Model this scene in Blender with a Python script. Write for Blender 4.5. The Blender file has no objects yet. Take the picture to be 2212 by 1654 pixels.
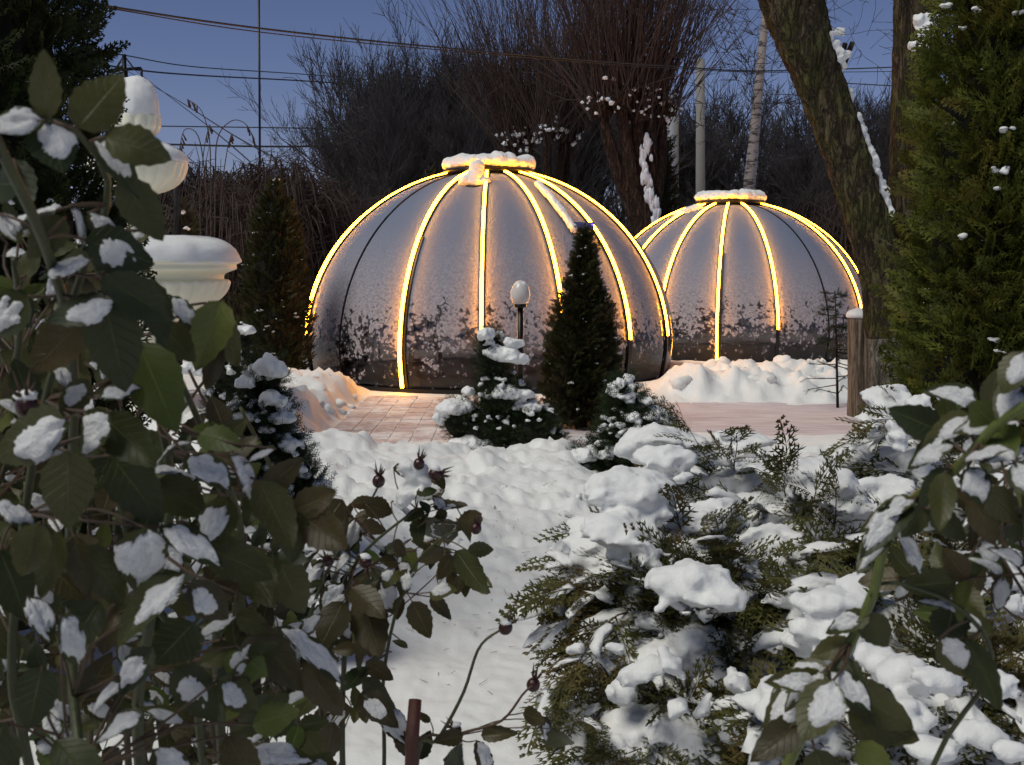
import bpy, math, random
import numpy as np
from mathutils import Vector, Matrix

rng = np.random.default_rng(7)
random.seed(7)
R = math.radians
SC = bpy.context.scene
COL = SC.collection

# ------------------------------------------------------------------ camera
FD, CX, CY = 2563.6, 1106.0, 827.0        # focal length and centre, in pixels of a 2212 x 1654 view
PITCH, EYE = R(5.77), 1.6
cam = bpy.data.cameras.new('camera')
camo = bpy.data.objects.new('camera', cam)
COL.objects.link(camo)
camo.location = (0, 0, EYE)
camo.rotation_euler = (R(90) - PITCH, 0, 0)
cam.sensor_width = 36.0
cam.lens = 36.0 * FD / 2212.0
cam.clip_start, cam.clip_end = 0.05, 2500
cam.dof.use_dof = True
cam.dof.focus_distance = 7.0
cam.dof.aperture_fstop = 16.0
SC.camera = camo

# ------------------------------------------------------------------ sky, light, exposure
SUN_AZ, SUN_EL = math.atan2(-0.80, -0.60), R(56)
world = bpy.data.worlds.new('World')
SC.world = world
world.use_nodes = True
wn, wl = world.node_tree.nodes, world.node_tree.links
wn.clear()
sky = wn.new('ShaderNodeTexSky')
sky.sky_type = 'NISHITA'
sky.sun_disc = False
sky.sun_elevation = SUN_EL
sky.sun_rotation = SUN_AZ
sky.ozone_density = 3.0
sky.dust_density = 0.3
tint = wn.new('ShaderNodeMix'); tint.data_type = 'RGBA'; tint.blend_type = 'MULTIPLY'
tint.inputs[0].default_value = 1.0
tint.inputs[7].default_value = (0.69, 0.65, 0.77, 1)
bg = wn.new('ShaderNodeBackground'); bg.inputs[1].default_value = 0.092
wo = wn.new('ShaderNodeOutputWorld')
# dusk: the sky deepens evenly from the horizon towards the zenith, all the way round
tcw = wn.new('ShaderNodeTexCoord'); sxw = wn.new('ShaderNodeSeparateXYZ'); mrw = wn.new('ShaderNodeMapRange'); dim = wn.new('ShaderNodeMix'); dim.data_type = 'RGBA'
mrw.inputs[1].default_value, mrw.inputs[2].default_value = 0.02, 0.42
dim.inputs[6].default_value = (0.80, 0.78, 0.92, 1); dim.inputs[7].default_value = (0.58, 0.56, 0.52, 1)
mul = wn.new('ShaderNodeMix'); mul.data_type = 'RGBA'; mul.blend_type = 'MULTIPLY'; mul.inputs[0].default_value = 1.0
wl.new(tcw.outputs['Generated'], sxw.inputs[0]); wl.new(sxw.outputs[2], mrw.inputs[0]); wl.new(mrw.outputs[0], dim.inputs[0])
wl.new(sky.outputs[0], tint.inputs[6]); wl.new(tint.outputs[2], mul.inputs[6]); wl.new(dim.outputs[2], mul.inputs[7]); wl.new(mul.outputs[2], bg.inputs[0]); wl.new(bg.outputs[0], wo.inputs[0])
sun = bpy.data.lights.new('sun', 'SUN')
sun.energy = 2.15
sun.angle = R(26.0)
sun.color = (1.0, 0.96, 0.84)
suno = bpy.data.objects.new('sun', sun)
COL.objects.link(suno)
sd = Vector((math.sin(SUN_AZ) * math.cos(SUN_EL), math.cos(SUN_AZ) * math.cos(SUN_EL), math.sin(SUN_EL)))
suno.rotation_euler = sd.to_track_quat('Z', 'Y').to_euler()
suno.location = (-6, -6, 8)
SC.view_settings.view_transform = 'Standard'
SC.view_settings.look = 'None'
SC.view_settings.exposure = 0.0
SC.view_settings.gamma = 1.0
SC.view_settings.use_curve_mapping = False
SC.render.engine = 'CYCLES'
SC.cycles.use_denoising = True
SC.cycles.max_bounces = 6
SC.cycles.transparent_max_bounces = 16
SC.cycles.sample_clamp_indirect = 3.0
SC.cycles.caustics_reflective = False
SC.cycles.caustics_refractive = False

# ------------------------------------------------------------------ helpers
SP, CP = math.sin(PITCH), math.cos(PITCH)

def ray(px, py):
    a, b = (px - CX) / FD, (CY - py) / FD
    return np.array([a, CP + b * SP, -SP + b * CP])

def at(px, py, Y):
    d = ray(px, py)
    return np.array([0, 0, EYE]) + d * (Y / d[1])

def atz(px, py, z):
    d = ray(px, py)
    return np.array([0, 0, EYE]) + d * ((z - EYE) / d[2])

def _h(ix, iy, iz):
    with np.errstate(over='ignore'):
        n = ix.astype(np.uint32) * np.uint32(374761393) + iy.astype(np.uint32) * np.uint32(668265263) + iz.astype(np.uint32) * np.uint32(2246822519)
        n = (n ^ (n >> np.uint32(13))) * np.uint32(1274126177)
        n = n ^ (n >> np.uint32(16))
    return n.astype(np.float64) / 4294967295.0

def vn(P):
    P = np.asarray(P, float)
    I = np.floor(P).astype(np.int64); F = P - I; F = F * F * (3 - 2 * F)
    r = 0
    for dx in (0, 1):
        wx = F[..., 0] if dx else 1 - F[..., 0]
        for dy in (0, 1):
            wy = F[..., 1] if dy else 1 - F[..., 1]
            for dz in (0, 1):
                wz = F[..., 2] if dz else 1 - F[..., 2]
                r = r + wx * wy * wz * _h(I[..., 0] + dx, I[..., 1] + dy, I[..., 2] + dz)
    return r * 2 - 1

def fbm(P, o=4, g=0.5):
    P = np.asarray(P, float)
    s, a, t = 0, 1.0, 0
    for k in range(o):
        s = s + a * vn(P * (2.03 ** k) + 17.3 * k); t += a; a *= g
    return s / t

def worley2(x, y):
    ix, iy = np.floor(x).astype(np.int64), np.floor(y).astype(np.int64)
    b = np.full(x.shape, 9.0); b2 = np.full(x.shape, 9.0)
    for dx in (-1, 0, 1):
        for dy in (-1, 0, 1):
            cx, cy = ix + dx, iy + dy
            z = np.zeros_like(cx)
            d = np.hypot(cx + _h(cx, cy, z) - x, cy + _h(cx, cy, z + 7) - y)
            b2 = np.minimum(np.maximum(b, d), b2)
            b = np.minimum(b, d)
    return b, b2

def sstep(a, b, x):
    t = np.clip((x - a) / (b - a), 0, 1)
    return t * t * (3 - 2 * t)

def nrm(v):
    v = np.asarray(v, float)
    return v / (np.linalg.norm(v, axis=-1, keepdims=True) + 1e-12)

for _n, _s in (('snow_lumps', 0.045), ('snow_grain', 0.014)):
    _t = bpy.data.textures.new(_n, 'CLOUDS'); _t.noise_scale = _s; _t.noise_depth = 3

class MB:
    """collects vertices and faces and links them as ONE mesh object"""
    def __init__(s):
        s.V, s.F, s.n, s.uv = [], [], 0, None
    def add(s, V, F, mat=0):
        V = np.asarray(V, float).reshape(-1, 3); F = np.asarray(F, int)
        s.V.append(V); s.F.append((F + s.n, mat)); s.n += len(V)
        return s
    def mesh(s, name, mats, smooth=True, uv=None):
        me = bpy.data.meshes.new(name)
        V = np.concatenate(s.V)
        me.vertices.add(len(V)); me.vertices.foreach_set('co', V.astype(np.float32).ravel())
        li = np.concatenate([f.ravel() for f, _ in s.F]).astype(np.int32)
        tot = np.concatenate([np.full(len(f), f.shape[1]) for f, _ in s.F]).astype(np.int32)
        mi = np.concatenate([np.full(len(f), m) for f, m in s.F]).astype(np.int32)
        st = np.concatenate([[0], np.cumsum(tot)[:-1]]).astype(np.int32)
        me.loops.add(len(li)); me.loops.foreach_set('vertex_index', li)
        me.polygons.add(len(tot)); me.polygons.foreach_set('loop_start', st); me.polygons.foreach_set('loop_total', tot)
        me.polygons.foreach_set('material_index', mi)
        me.polygons.foreach_set('use_smooth', np.full(len(tot), smooth))
        if uv is not None:
            ul = me.uv_layers.new(name='UVMap')
            ul.data.foreach_set('uv', np.asarray(uv, np.float32)[li].ravel())
        for m in (mats if isinstance(mats, (list, tuple)) else [mats]):
            me.materials.append(m)
        me.update(calc_edges=True)
        me.validate()
        return me
    def build(s, name, mats, parent=None, smooth=True, kind=None, uv=None):
        o = bpy.data.objects.new(name, s.mesh(name, mats, smooth, uv))
        COL.objects.link(o)
        if parent is not None: o.parent = parent
        if kind: o['kind'] = kind
        return o

def obj(name, me, parent=None, M=None, kind=None):
    o = bpy.data.objects.new(name, me); COL.objects.link(o)
    if parent is not None: o.parent = parent
    if M is not None: o.matrix_local = M
    if kind: o['kind'] = kind
    return o

def tag(o, label, cat, group=None, kind=None):
    o['label'] = label; o['category'] = cat
    if group: o['group'] = group
    if kind: o['kind'] = kind
    return o

def empty(name, loc, rz=0):
    o = bpy.data.objects.new(name, None); COL.objects.link(o)
    o.location = loc; o.rotation_euler = (0, 0, rz); o.empty_display_size = 0.2
    return o

def copy_tree(o, parent=None):
    c = o.copy(); COL.objects.link(c)
    if parent is not None: c.parent = parent
    for ch in list(o.children): copy_tree(ch, c)
    return c

def box(x0, x1, y0, y1, z0, z1):
    V = [(x, y, z) for z in (z0, z1) for y in (y0, y1) for x in (x0, x1)]
    F = [(0, 2, 3, 1), (4, 5, 7, 6), (0, 1, 5, 4), (2, 6, 7, 3), (0, 4, 6, 2), (1, 3, 7, 5)]
    return np.array(V, float), np.array(F)

def frame_along(P):
    P = np.asarray(P, float)
    T = nrm(np.gradient(P, axis=0))
    N = np.zeros_like(T); ref = np.array([0, 0, 1.0]) if abs(T[0][2]) < 0.9 else np.array([0, 1.0, 0])
    n = nrm(np.cross(T[0], ref))
    for i in range(len(T)):
        n = nrm(n - T[i] * np.dot(n, T[i])); N[i] = n
    return T, N, np.cross(T, N)

def spline(P, n):
    P = np.asarray(P, float); m = len(P)
    t = np.linspace(0, m - 1, n); i = np.clip(t.astype(int), 0, m - 2); f = (t - i)[:, None]
    g = lambda k: P[np.clip(k, 0, m - 1)]
    a, b, c, d = g(i - 1), g(i), g(i + 1), g(i + 2)
    return 0.5 * (2 * b + (c - a) * f + (2 * a - 5 * b + 4 * c - d) * f * f + (3 * b - a - 3 * c + d) * f ** 3)

def tube(P, r, sides=8, rough=0.0, rs=6.0, cap=True):
    P = np.asarray(P, float); n = len(P); r = np.broadcast_to(np.asarray(r, float), (n,))
    T, N, B = frame_along(P)
    a = np.linspace(0, 2 * np.pi, sides, endpoint=False)
    D = np.cos(a)[None, :, None] * N[:, None] + np.sin(a)[None, :, None] * B[:, None]
    V = P[:, None] + D * r[:, None, None]
    if rough:
        q = V.copy(); q[..., 2] *= 0.25
        k = 1 - np.abs(fbm(q * rs, 3)) * 2
        V = V + D * (k * rough)[..., None] * r[:, None, None]
    i = np.arange(n - 1)[:, None] * sides; j = np.arange(sides)[None]; j2 = (j + 1) % sides
    F = np.stack([i + j, i + j2, i + sides + j2, i + sides + j], -1).reshape(-1, 4)
    V = V.reshape(-1, 3)
    if cap:
        V = np.concatenate([V, P[:1], P[-1:]]); c0, c1 = len(V) - 2, len(V) - 1
        jj = np.arange(sides); k2 = (jj + 1) % sides
        Ft = np.concatenate([np.stack([np.full(sides, c0), k2, jj, jj], -1), np.stack([np.full(sides, c1), (n - 1) * sides + jj, (n - 1) * sides + k2, (n - 1) * sides + k2], -1)])
        return V, F, Ft[:, :3]
    return V, F, None

def add_tube(mb, P, r, sides=8, mat=0, **k):
    V, F, Ft = tube(P, r, sides, **k)
    n0 = mb.n; mb.add(V, F, mat)
    if Ft is not None:
        mb.F.append((Ft + n0, mat))

def sticks(P0, P1, r0, r1, sides=3):
    """many straight tapered rods at once"""
    P0, P1 = np.asarray(P0, float), np.asarray(P1, float); n = len(P0)
    T = nrm(P1 - P0); ref = np.where(np.abs(T[:, 2:3]) < 0.9, [[0, 0, 1.0]], [[1.0, 0, 0]])
    N = nrm(np.cross(T, ref)); B = np.cross(T, N)
    a = np.linspace(0, 2 * np.pi, sides, endpoint=False)
    D = np.cos(a)[None, :, None] * N[:, None] + np.sin(a)[None, :, None] * B[:, None]
    r0, r1 = np.broadcast_to(r0, n), np.broadcast_to(r1, n)
    V = np.concatenate([P0[:, None] + D * r0[:, None, None], P1[:, None] + D * r1[:, None, None]], 1).reshape(-1, 3)
    b = np.arange(n)[:, None] * 2 * sides; j = np.arange(sides)[None]; j2 = (j + 1) % sides
    return V, np.stack([b + j, b + j2, b + sides + j2, b + sides + j], -1).reshape(-1, 4)

def inst(tV, tF, M, T):
    """a template repeated by matrices M (n,3,3) and offsets T (n,3)"""
    V = np.einsum('nij,vj->nvi', M, tV) + T[:, None]
    F = tF[None] + (np.arange(len(T)) * len(tV))[:, None, None]
    return V.reshape(-1, 3), F.reshape(-1, tF.shape[1])

def basis(Y, Z, s):
    """matrices whose columns are x, y(=axis), z(=normal), scaled by s"""
    Y = nrm(Y); X = nrm(np.cross(Y, Z)); Z = np.cross(X, Y)
    return np.stack([X, Y, Z], -1) * np.asarray(s, float).reshape(-1, 1, 1)

def ico(sub):
    import bmesh
    b = bmesh.new(); bmesh.ops.create_icosphere(b, subdivisions=sub, radius=1.0)
    V = np.array([v.co[:] for v in b.verts]); F = np.array([[v.index for v in f.verts] for f in b.faces]); b.free()
    return V, F
ICO1, ICO2, ICO3, ICO4 = ico(1), ico(2), ico(3), ico(4)

def lump(c, s, seed=0.0, amp=0.25, fr=2.2, tmpl=ICO2, flat=0.0):
    V, F = tmpl
    k = 1 + amp * fbm(V * fr * 0.7 + seed * 7.77 + np.asarray(c) * 3, 3) * 1.6
    W = V * k[:, None]
    if flat: W[:, 2] = np.where(W[:, 2] < 0, W[:, 2] * flat, W[:, 2])
    return W * np.asarray(s) + np.asarray(c), F

def lathe(prof, n=48, mod=None, a0=0.0, a1=2 * math.pi):
    prof = np.asarray(prof, float); m = len(prof); full = abs(a1 - a0 - 2 * math.pi) < 1e-6
    a = np.linspace(a0, a1, n, endpoint=not full)
    rr = np.repeat(prof[:, 0][:, None], n, 1)
    if mod is not None: rr = rr * mod(np.arange(m)[:, None], a[None])
    V = np.stack([rr * np.cos(a), rr * np.sin(a), np.repeat(prof[:, 1][:, None], n, 1)], -1).reshape(-1, 3)
    nn = n if full else n - 1
    i = np.arange(m - 1)[:, None] * n; j = np.arange(nn)[None]; j2 = (j + 1) % n
    return V, np.stack([i + j, i + j2, i + n + j2, i + n + j], -1).reshape(-1, 4)

# ------------------------------------------------------------------ materials
class NT:
    def __init__(s, name):
        s.m = bpy.data.materials.new(name); s.m.use_nodes = True
        s.t = s.m.node_tree; s.t.nodes.clear()
        s.out = s.t.nodes.new('ShaderNodeOutputMaterial')
    def n(s, typ, ins=None, **k):
        x = s.t.nodes.new(typ)
        for a, v in k.items(): setattr(x, a, v)
        for a, v in (ins or {}).items():
            if hasattr(v, 'is_output') or isinstance(v, bpy.types.NodeSocket): s.t.links.new(v, x.inputs[a])
            else: x.inputs[a].default_value = v
        return x
    def mix(s, f, a, b, mode='MIX'):
        x = s.t.nodes.new('ShaderNodeMix'); x.data_type = 'RGBA'; x.blend_type = mode
        for i, v in ((0, f), (6, a), (7, b)):
            if isinstance(v, bpy.types.NodeSocket): s.t.links.new(v, x.inputs[i])
            else: x.inputs[i].default_value = v if i == 0 else (*v, 1)
        return x.outputs[2]
    def math(s, op, a, b=0.0, c=0.0, clamp=False):
        x = s.t.nodes.new('ShaderNodeMath'); x.operation = op; x.use_clamp = clamp
        for i, v in enumerate((a, b, c)):
            if isinstance(v, bpy.types.NodeSocket): s.t.links.new(v, x.inputs[i])
            else: x.inputs[i].default_value = v
        return x.outputs[0]
    def rng(s, v, a, b, c=0.0, d=1.0, smooth=False):
        x = s.t.nodes.new('ShaderNodeMapRange'); x.interpolation_type = 'SMOOTHSTEP' if smooth else 'LINEAR'
        s.t.links.new(v, x.inputs[0])
        for i, q in enumerate((a, b, c, d)): x.inputs[i + 1].default_value = q
        return x.outputs[0]
    def noise(s, scale, detail=4, rough=0.55, vec=None, dist=0.0):
        x = s.n('ShaderNodeTexNoise', {'Scale': scale, 'Detail': detail, 'Roughness': rough, 'Distortion': dist})
        if vec is not None: s.t.links.new(vec, x.inputs['Vector'])
        return x.outputs['Fac']
    def obj(s, scale=None):
        t = s.n('ShaderNodeTexCoord').outputs['Object']
        if scale is None: return t
        m = s.n('ShaderNodeMapping', {'Scale': scale}); s.t.links.new(t, m.inputs['Vector'])
        return m.outputs['Vector']
    def bump(s, h, strength=0.5, dist=0.01, prev=None):
        x = s.n('ShaderNodeBump', {'Strength': strength, 'Distance': dist, 'Height': h})
        if prev is not None: s.t.links.new(prev, x.inputs['Normal'])
        return x.outputs[0]
    def pbr(s, color, rough=0.7, normal=None, metal=0.0, spec=0.5, **k):
        b = s.n('ShaderNodeBsdfPrincipled', {'Metallic': metal, 'Specular IOR Level': spec})
        for nme, v in (('Base Color', color), ('Roughness', rough)):
            if isinstance(v, bpy.types.NodeSocket): s.t.links.new(v, b.inputs[nme])
            else: b.inputs[nme].default_value = (*v, 1) if nme == 'Base Color' else v
        if normal is not None: s.t.links.new(normal, b.inputs['Normal'])
        for a, v in k.items(): b.inputs[a.replace('_', ' ')].default_value = v
        return b.outputs[0]
    def done(s, sh):
        s.t.links.new(sh, s.out.inputs['Surface']); return s.m

def m_snow(name, col=(0.80, 0.82, 0.86), fine=160.0, coarse=14.0, b1=0.35, b2=0.5, d2=0.02, dirt=0.0):
    t = NT(name); v = t.n('ShaderNodeTexCoord').outputs['Object']
    n1 = t.noise(coarse, 5, 0.6, v); n2 = t.noise(fine, 3, 0.6, v)
    nm = t.bump(n1, b2, d2); nm = t.bump(n2, b1, 0.003, nm)
    c = t.mix(t.rng(n1, 0.3, 0.7), tuple(x * 0.92 for x in col), col)
    if dirt:
        n3 = t.noise(55, 6, 0.75, v); n4 = t.noise(2.3, 3, 0.6, v)
        k = t.math('MULTIPLY', t.rng(n3, 0.66, 0.74), t.rng(n4, 0.48, 0.62), clamp=True)
        c = t.mix(t.math('MULTIPLY', k, dirt), c, (0.22, 0.2, 0.15))
    return t.done(t.pbr(c, 0.65, nm, spec=0.25, Subsurface_Weight=0.0))

def m_plain(name, col, rough=0.5, metal=0.0, var=0.15, sc=12.0, bump=0.15):
    t = NT(name); n = t.noise(sc, 4, 0.6, t.obj())
    c = t.mix(n, tuple(x * (1 - var) for x in col), tuple(min(1, x * (1 + var)) for x in col))
    return t.done(t.pbr(c, rough, t.bump(t.noise(sc * 7, 3, 0.6, t.obj()), bump, 0.004), metal))

def m_bark(name, c0, c1, c2=None, sc=6.0, bump=0.9, d=0.02, stretch=0.22):
    t = NT(name); v = t.obj((1, 1, stretch))
    n = t.noise(sc * 4, 8, 0.7, v, 0.4); w = t.noise(sc * 0.5, 4, 0.6, t.obj()); fi = t.noise(sc * 14, 5, 0.7, t.obj((1, 1, .5)))
    rg = t.math('ABSOLUTE', t.math('SUBTRACT', t.noise(sc * 2.6, 5, 0.6, v, 0.8), 0.5))      # long furrows
    c = t.mix(t.rng(n, 0.40, 0.60), c0, c1)
    if c2: c = t.mix(t.rng(w, 0.45, 0.58, 0, 0.85), c, c2)
    c = t.mix(t.rng(fi, 0.35, 0.65, 0.5, 0.0), c, tuple(x * 0.5 for x in c0))
    c = t.mix(t.rng(rg, 0.0, 0.055, 0.85, 0.0), c, tuple(x * 0.25 for x in c0))
    h = t.math('ADD', t.math('MULTIPLY', n, 0.6), t.math('ADD', t.rng(rg, 0, 0.10), t.math('MULTIPLY', fi, 0.3)))
    return t.done(t.pbr(c, 0.9, t.bump(h, bump, d), spec=0.15))

def m_foliage(name, c0, c1, c2, tr=0.25, rough=0.6):
    t = NT(name); g = t.n('ShaderNodeNewGeometry').outputs['Random Per Island']
    n = t.noise(5.0, 4, 0.6, t.obj())
    c = t.mix(g, c0, c1); c = t.mix(t.rng(n, 0.5, 0.72, 0, 0.8), c, c2)
    p = t.pbr(c, rough, spec=0.25)
    tl = t.n('ShaderNodeBsdfTranslucent', {'Color': c}).outputs[0]
    mx = t.n('ShaderNodeMixShader', {0: tr}); t.t.links.new(p, mx.inputs[1]); t.t.links.new(tl, mx.inputs[2])
    return t.done(mx.outputs[0])

def m_leaf(name, c0, c1, under, blotch, blo=0.5):
    """rose leaf: midrib and side veins from the leaf's own UV, a paler underside"""
    t = NT(name)
    uv = t.n('ShaderNodeTexCoord').outputs['UV']
    s = t.n('ShaderNodeSeparateXYZ', {0: uv}); u, v = s.outputs[0], s.outputs[1]
    av = t.math('ABSOLUTE', v)
    mid = t.rng(av, 0.0, 0.06, 1.0, 0.0, True)
    side = t.math('ABSOLUTE', t.math('SINE', t.math('MULTIPLY', t.math('SUBTRACT', u, t.math('MULTIPLY', av, 0.22)), 25.0)))
    sv = t.rng(side, 0.0, 0.18, 1.0, 0.0, True)
    rnd = t.n('ShaderNodeObjectInfo').outputs['Random']
    n = t.noise(30.0, 4, 0.6, t.obj())
    c = t.mix(rnd, c0, c1)
    c = t.mix(t.rng(t.math('ADD', n, t.math('MULTIPLY', rnd, 0.25)), 0.58, 0.85, 0, blo), c, blotch)
    c = t.mix(t.math('MULTIPLY', t.math('MAXIMUM', mid, t.math('MULTIPLY', sv, 0.4)), 0.45), c, tuple(min(1, x * 2.2 + 0.02) for x in c1))
    back = t.n('ShaderNodeNewGeometry').outputs['Backfacing']
    c = t.mix(back, c, under)
    fr = t.math('MULTIPLY', t.rng(t.noise(75.0, 3, 0.7, t.obj()), 0.56, 0.72), t.rng(t.math('ADD', t.noise(4.0, 3, 0.6, t.obj()), t.math('MULTIPLY', rnd, 0.3)), 0.58, 0.85, 0, 0.55), clamp=True)
    c = t.mix(fr, c, (0.42, 0.44, 0.44))      # frost specks
    h = t.math('SUBTRACT', t.math('MULTIPLY', n, 0.3), t.math('ADD', mid, t.math('MULTIPLY', sv, 0.7)))
    p = t.pbr(c, 0.42, t.bump(h, 0.6, 0.0012), spec=0.4)
    tl = t.n('ShaderNodeBsdfTranslucent', {'Color': c}).outputs[0]
    mx = t.n('ShaderNodeMixShader', {0: 0.3}); t.t.links.new(p, mx.inputs[1]); t.t.links.new(tl, mx.inputs[2])
    return t.done(mx.outputs[0])

M = {}
M['ground'] = m_snow('snow_on_the_ground', (0.84, 0.85, 0.84), 120, 5, 0.35, 0.35, 0.03, dirt=0.7)
M['snow'] = m_snow('snow_resting_on_things', (0.84, 0.85, 0.85), 220, 30, 0.45, 0.35, 0.006)
M['snow_leaf'] = m_snow('snow_on_leaves', (0.82, 0.83, 0.84), 26, 6, 0.7, 0.5, 0.03)
M['snow_far'] = m_snow('snow_far', (0.75, 0.77, 0.82), 40, 8, 0.3, 0.4, 0.02)
M['bark'] = m_bark('mossy_bark', (0.06, 0.045, 0.03), (0.17, 0.13, 0.085), (0.12, 0.12, 0.04), 6, 1.0, 0.035)
M['bark_brown'] = m_bark('willow_bark', (0.045, 0.028, 0.022), (0.12, 0.075, 0.055), None, 5, 1.0, 0.04)
M['bark_dark'] = m_bark('far_bark', (0.02, 0.018, 0.02), (0.045, 0.04, 0.042), None, 3, 0.5, 0.03)
M['shoots'] = m_plain('willow_shoots', (0.046, 0.025, 0.020), 0.7, var=0.35, sc=3)
M['shoots_dark'] = m_plain('dark_twigs', (0.034, 0.028, 0.030), 0.8, var=0.3, sc=0.6)
M['shoots_brown'] = m_plain('thicket_twigs', (0.048, 0.031, 0.025), 0.8, var=0.4, sc=1.2)
M['whitewash'] = m_bark('whitewashed_bark', (0.10, 0.09, 0.07), (0.26, 0.24, 0.20), None, 7, 0.8, 0.015)
M['wood'] = m_bark('weathered_post_wood', (0.15, 0.115, 0.085), (0.36, 0.29, 0.22), None, 9, 0.8, 0.012, 0.05)
M['concrete'] = m_plain('concrete_pole', (0.22, 0.21, 0.20), 0.85, var=0.15, sc=4)
M['dark_metal'] = m_plain('black_metal', (0.018, 0.017, 0.017), 0.35, 0.6, var=0.2)
M['wire'] = m_plain('cable_rubber', (0.012, 0.012, 0.014), 0.6)
M['plaster'] = m_plain('cream_painted_stone', (0.84, 0.82, 0.66), 0.5, var=0.06, sc=6, bump=0.1)
M['globe'] = m_plain('milky_glass', (0.62, 0.60, 0.58), 0.25, var=0.03, bump=0.02)
M['red_stake'] = m_plain('rusty_red_paint', (0.075, 0.020, 0.012), 0.45, var=0.4, sc=60, bump=0.5)
M['hip'] = m_plain('dark_red_hip', (0.035, 0.008, 0.007), 0.3, var=0.5, sc=60, bump=0.2)
M['sepal'] = m_plain('dry_sepal', (0.05, 0.025, 0.014), 0.7, var=0.4, sc=80)
M['stem'] = m_plain('green_cane', (0.045, 0.052, 0.017), 0.5, var=0.5, sc=40, bump=0.3)
M['stem_green'] = m_plain('fresh_green_cane', (0.10, 0.125, 0.026), 0.45, var=0.45, sc=40, bump=0.3)
M['stem_brown'] = m_plain('brown_twig', (0.075, 0.045, 0.025), 0.6, var=0.4, sc=30, bump=0.3)
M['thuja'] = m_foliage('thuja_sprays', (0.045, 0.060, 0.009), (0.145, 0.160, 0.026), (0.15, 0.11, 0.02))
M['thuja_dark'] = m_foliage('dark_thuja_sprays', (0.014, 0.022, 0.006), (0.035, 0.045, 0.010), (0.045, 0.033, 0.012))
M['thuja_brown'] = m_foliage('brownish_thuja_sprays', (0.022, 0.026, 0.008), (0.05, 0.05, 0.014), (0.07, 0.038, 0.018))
M['juniper'] = m_foliage('juniper_sprays', (0.042, 0.046, 0.015), (0.125, 0.122, 0.038), (0.14, 0.082, 0.028))
M['yew'] = m_foliage('yew_needles', (0.010, 0.022, 0.008), (0.030, 0.050, 0.014), (0.035, 0.04, 0.012), 0.15)
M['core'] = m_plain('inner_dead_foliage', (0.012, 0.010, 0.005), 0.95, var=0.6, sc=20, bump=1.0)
M['leaf'] = m_leaf('rose_leaf', (0.022, 0.034, 0.012), (0.068, 0.078, 0.019), (0.075, 0.085, 0.045), (0.09, 0.06, 0.015))
M['leaf_old'] = m_leaf('autumn_rose_leaf', (0.034, 0.028, 0.012), (0.078, 0.070, 0.020), (0.10, 0.075, 0.04), (0.075, 0.038, 0.015), 0.7)
M['leaf_bright'] = m_leaf('bright_rose_leaf', (0.07, 0.10, 0.02), (0.11, 0.14, 0.03), (0.10, 0.12, 0.05), (0.14, 0.13, 0.02))  # brighter copy of the rose leaf, backlight put into its colour
M['dry_grass'] = m_plain('dry_straw', (0.22, 0.17, 0.09), 0.8, var=0.3)

def led_mat():
    t = NT('warm_light_strip')
    return t.done(t.n('ShaderNodeEmission', {'Color': (1.0, 0.37, 0.013, 1), 'Strength': 60.0}).outputs[0])
M['led'] = led_mat()
t = NT('blue_indicator'); M['blue'] = t.done(t.n('ShaderNodeEmission', {'Color': (0.1, 0.06, 1.0, 1), 'Strength': 5.0}).outputs[0])

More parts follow.
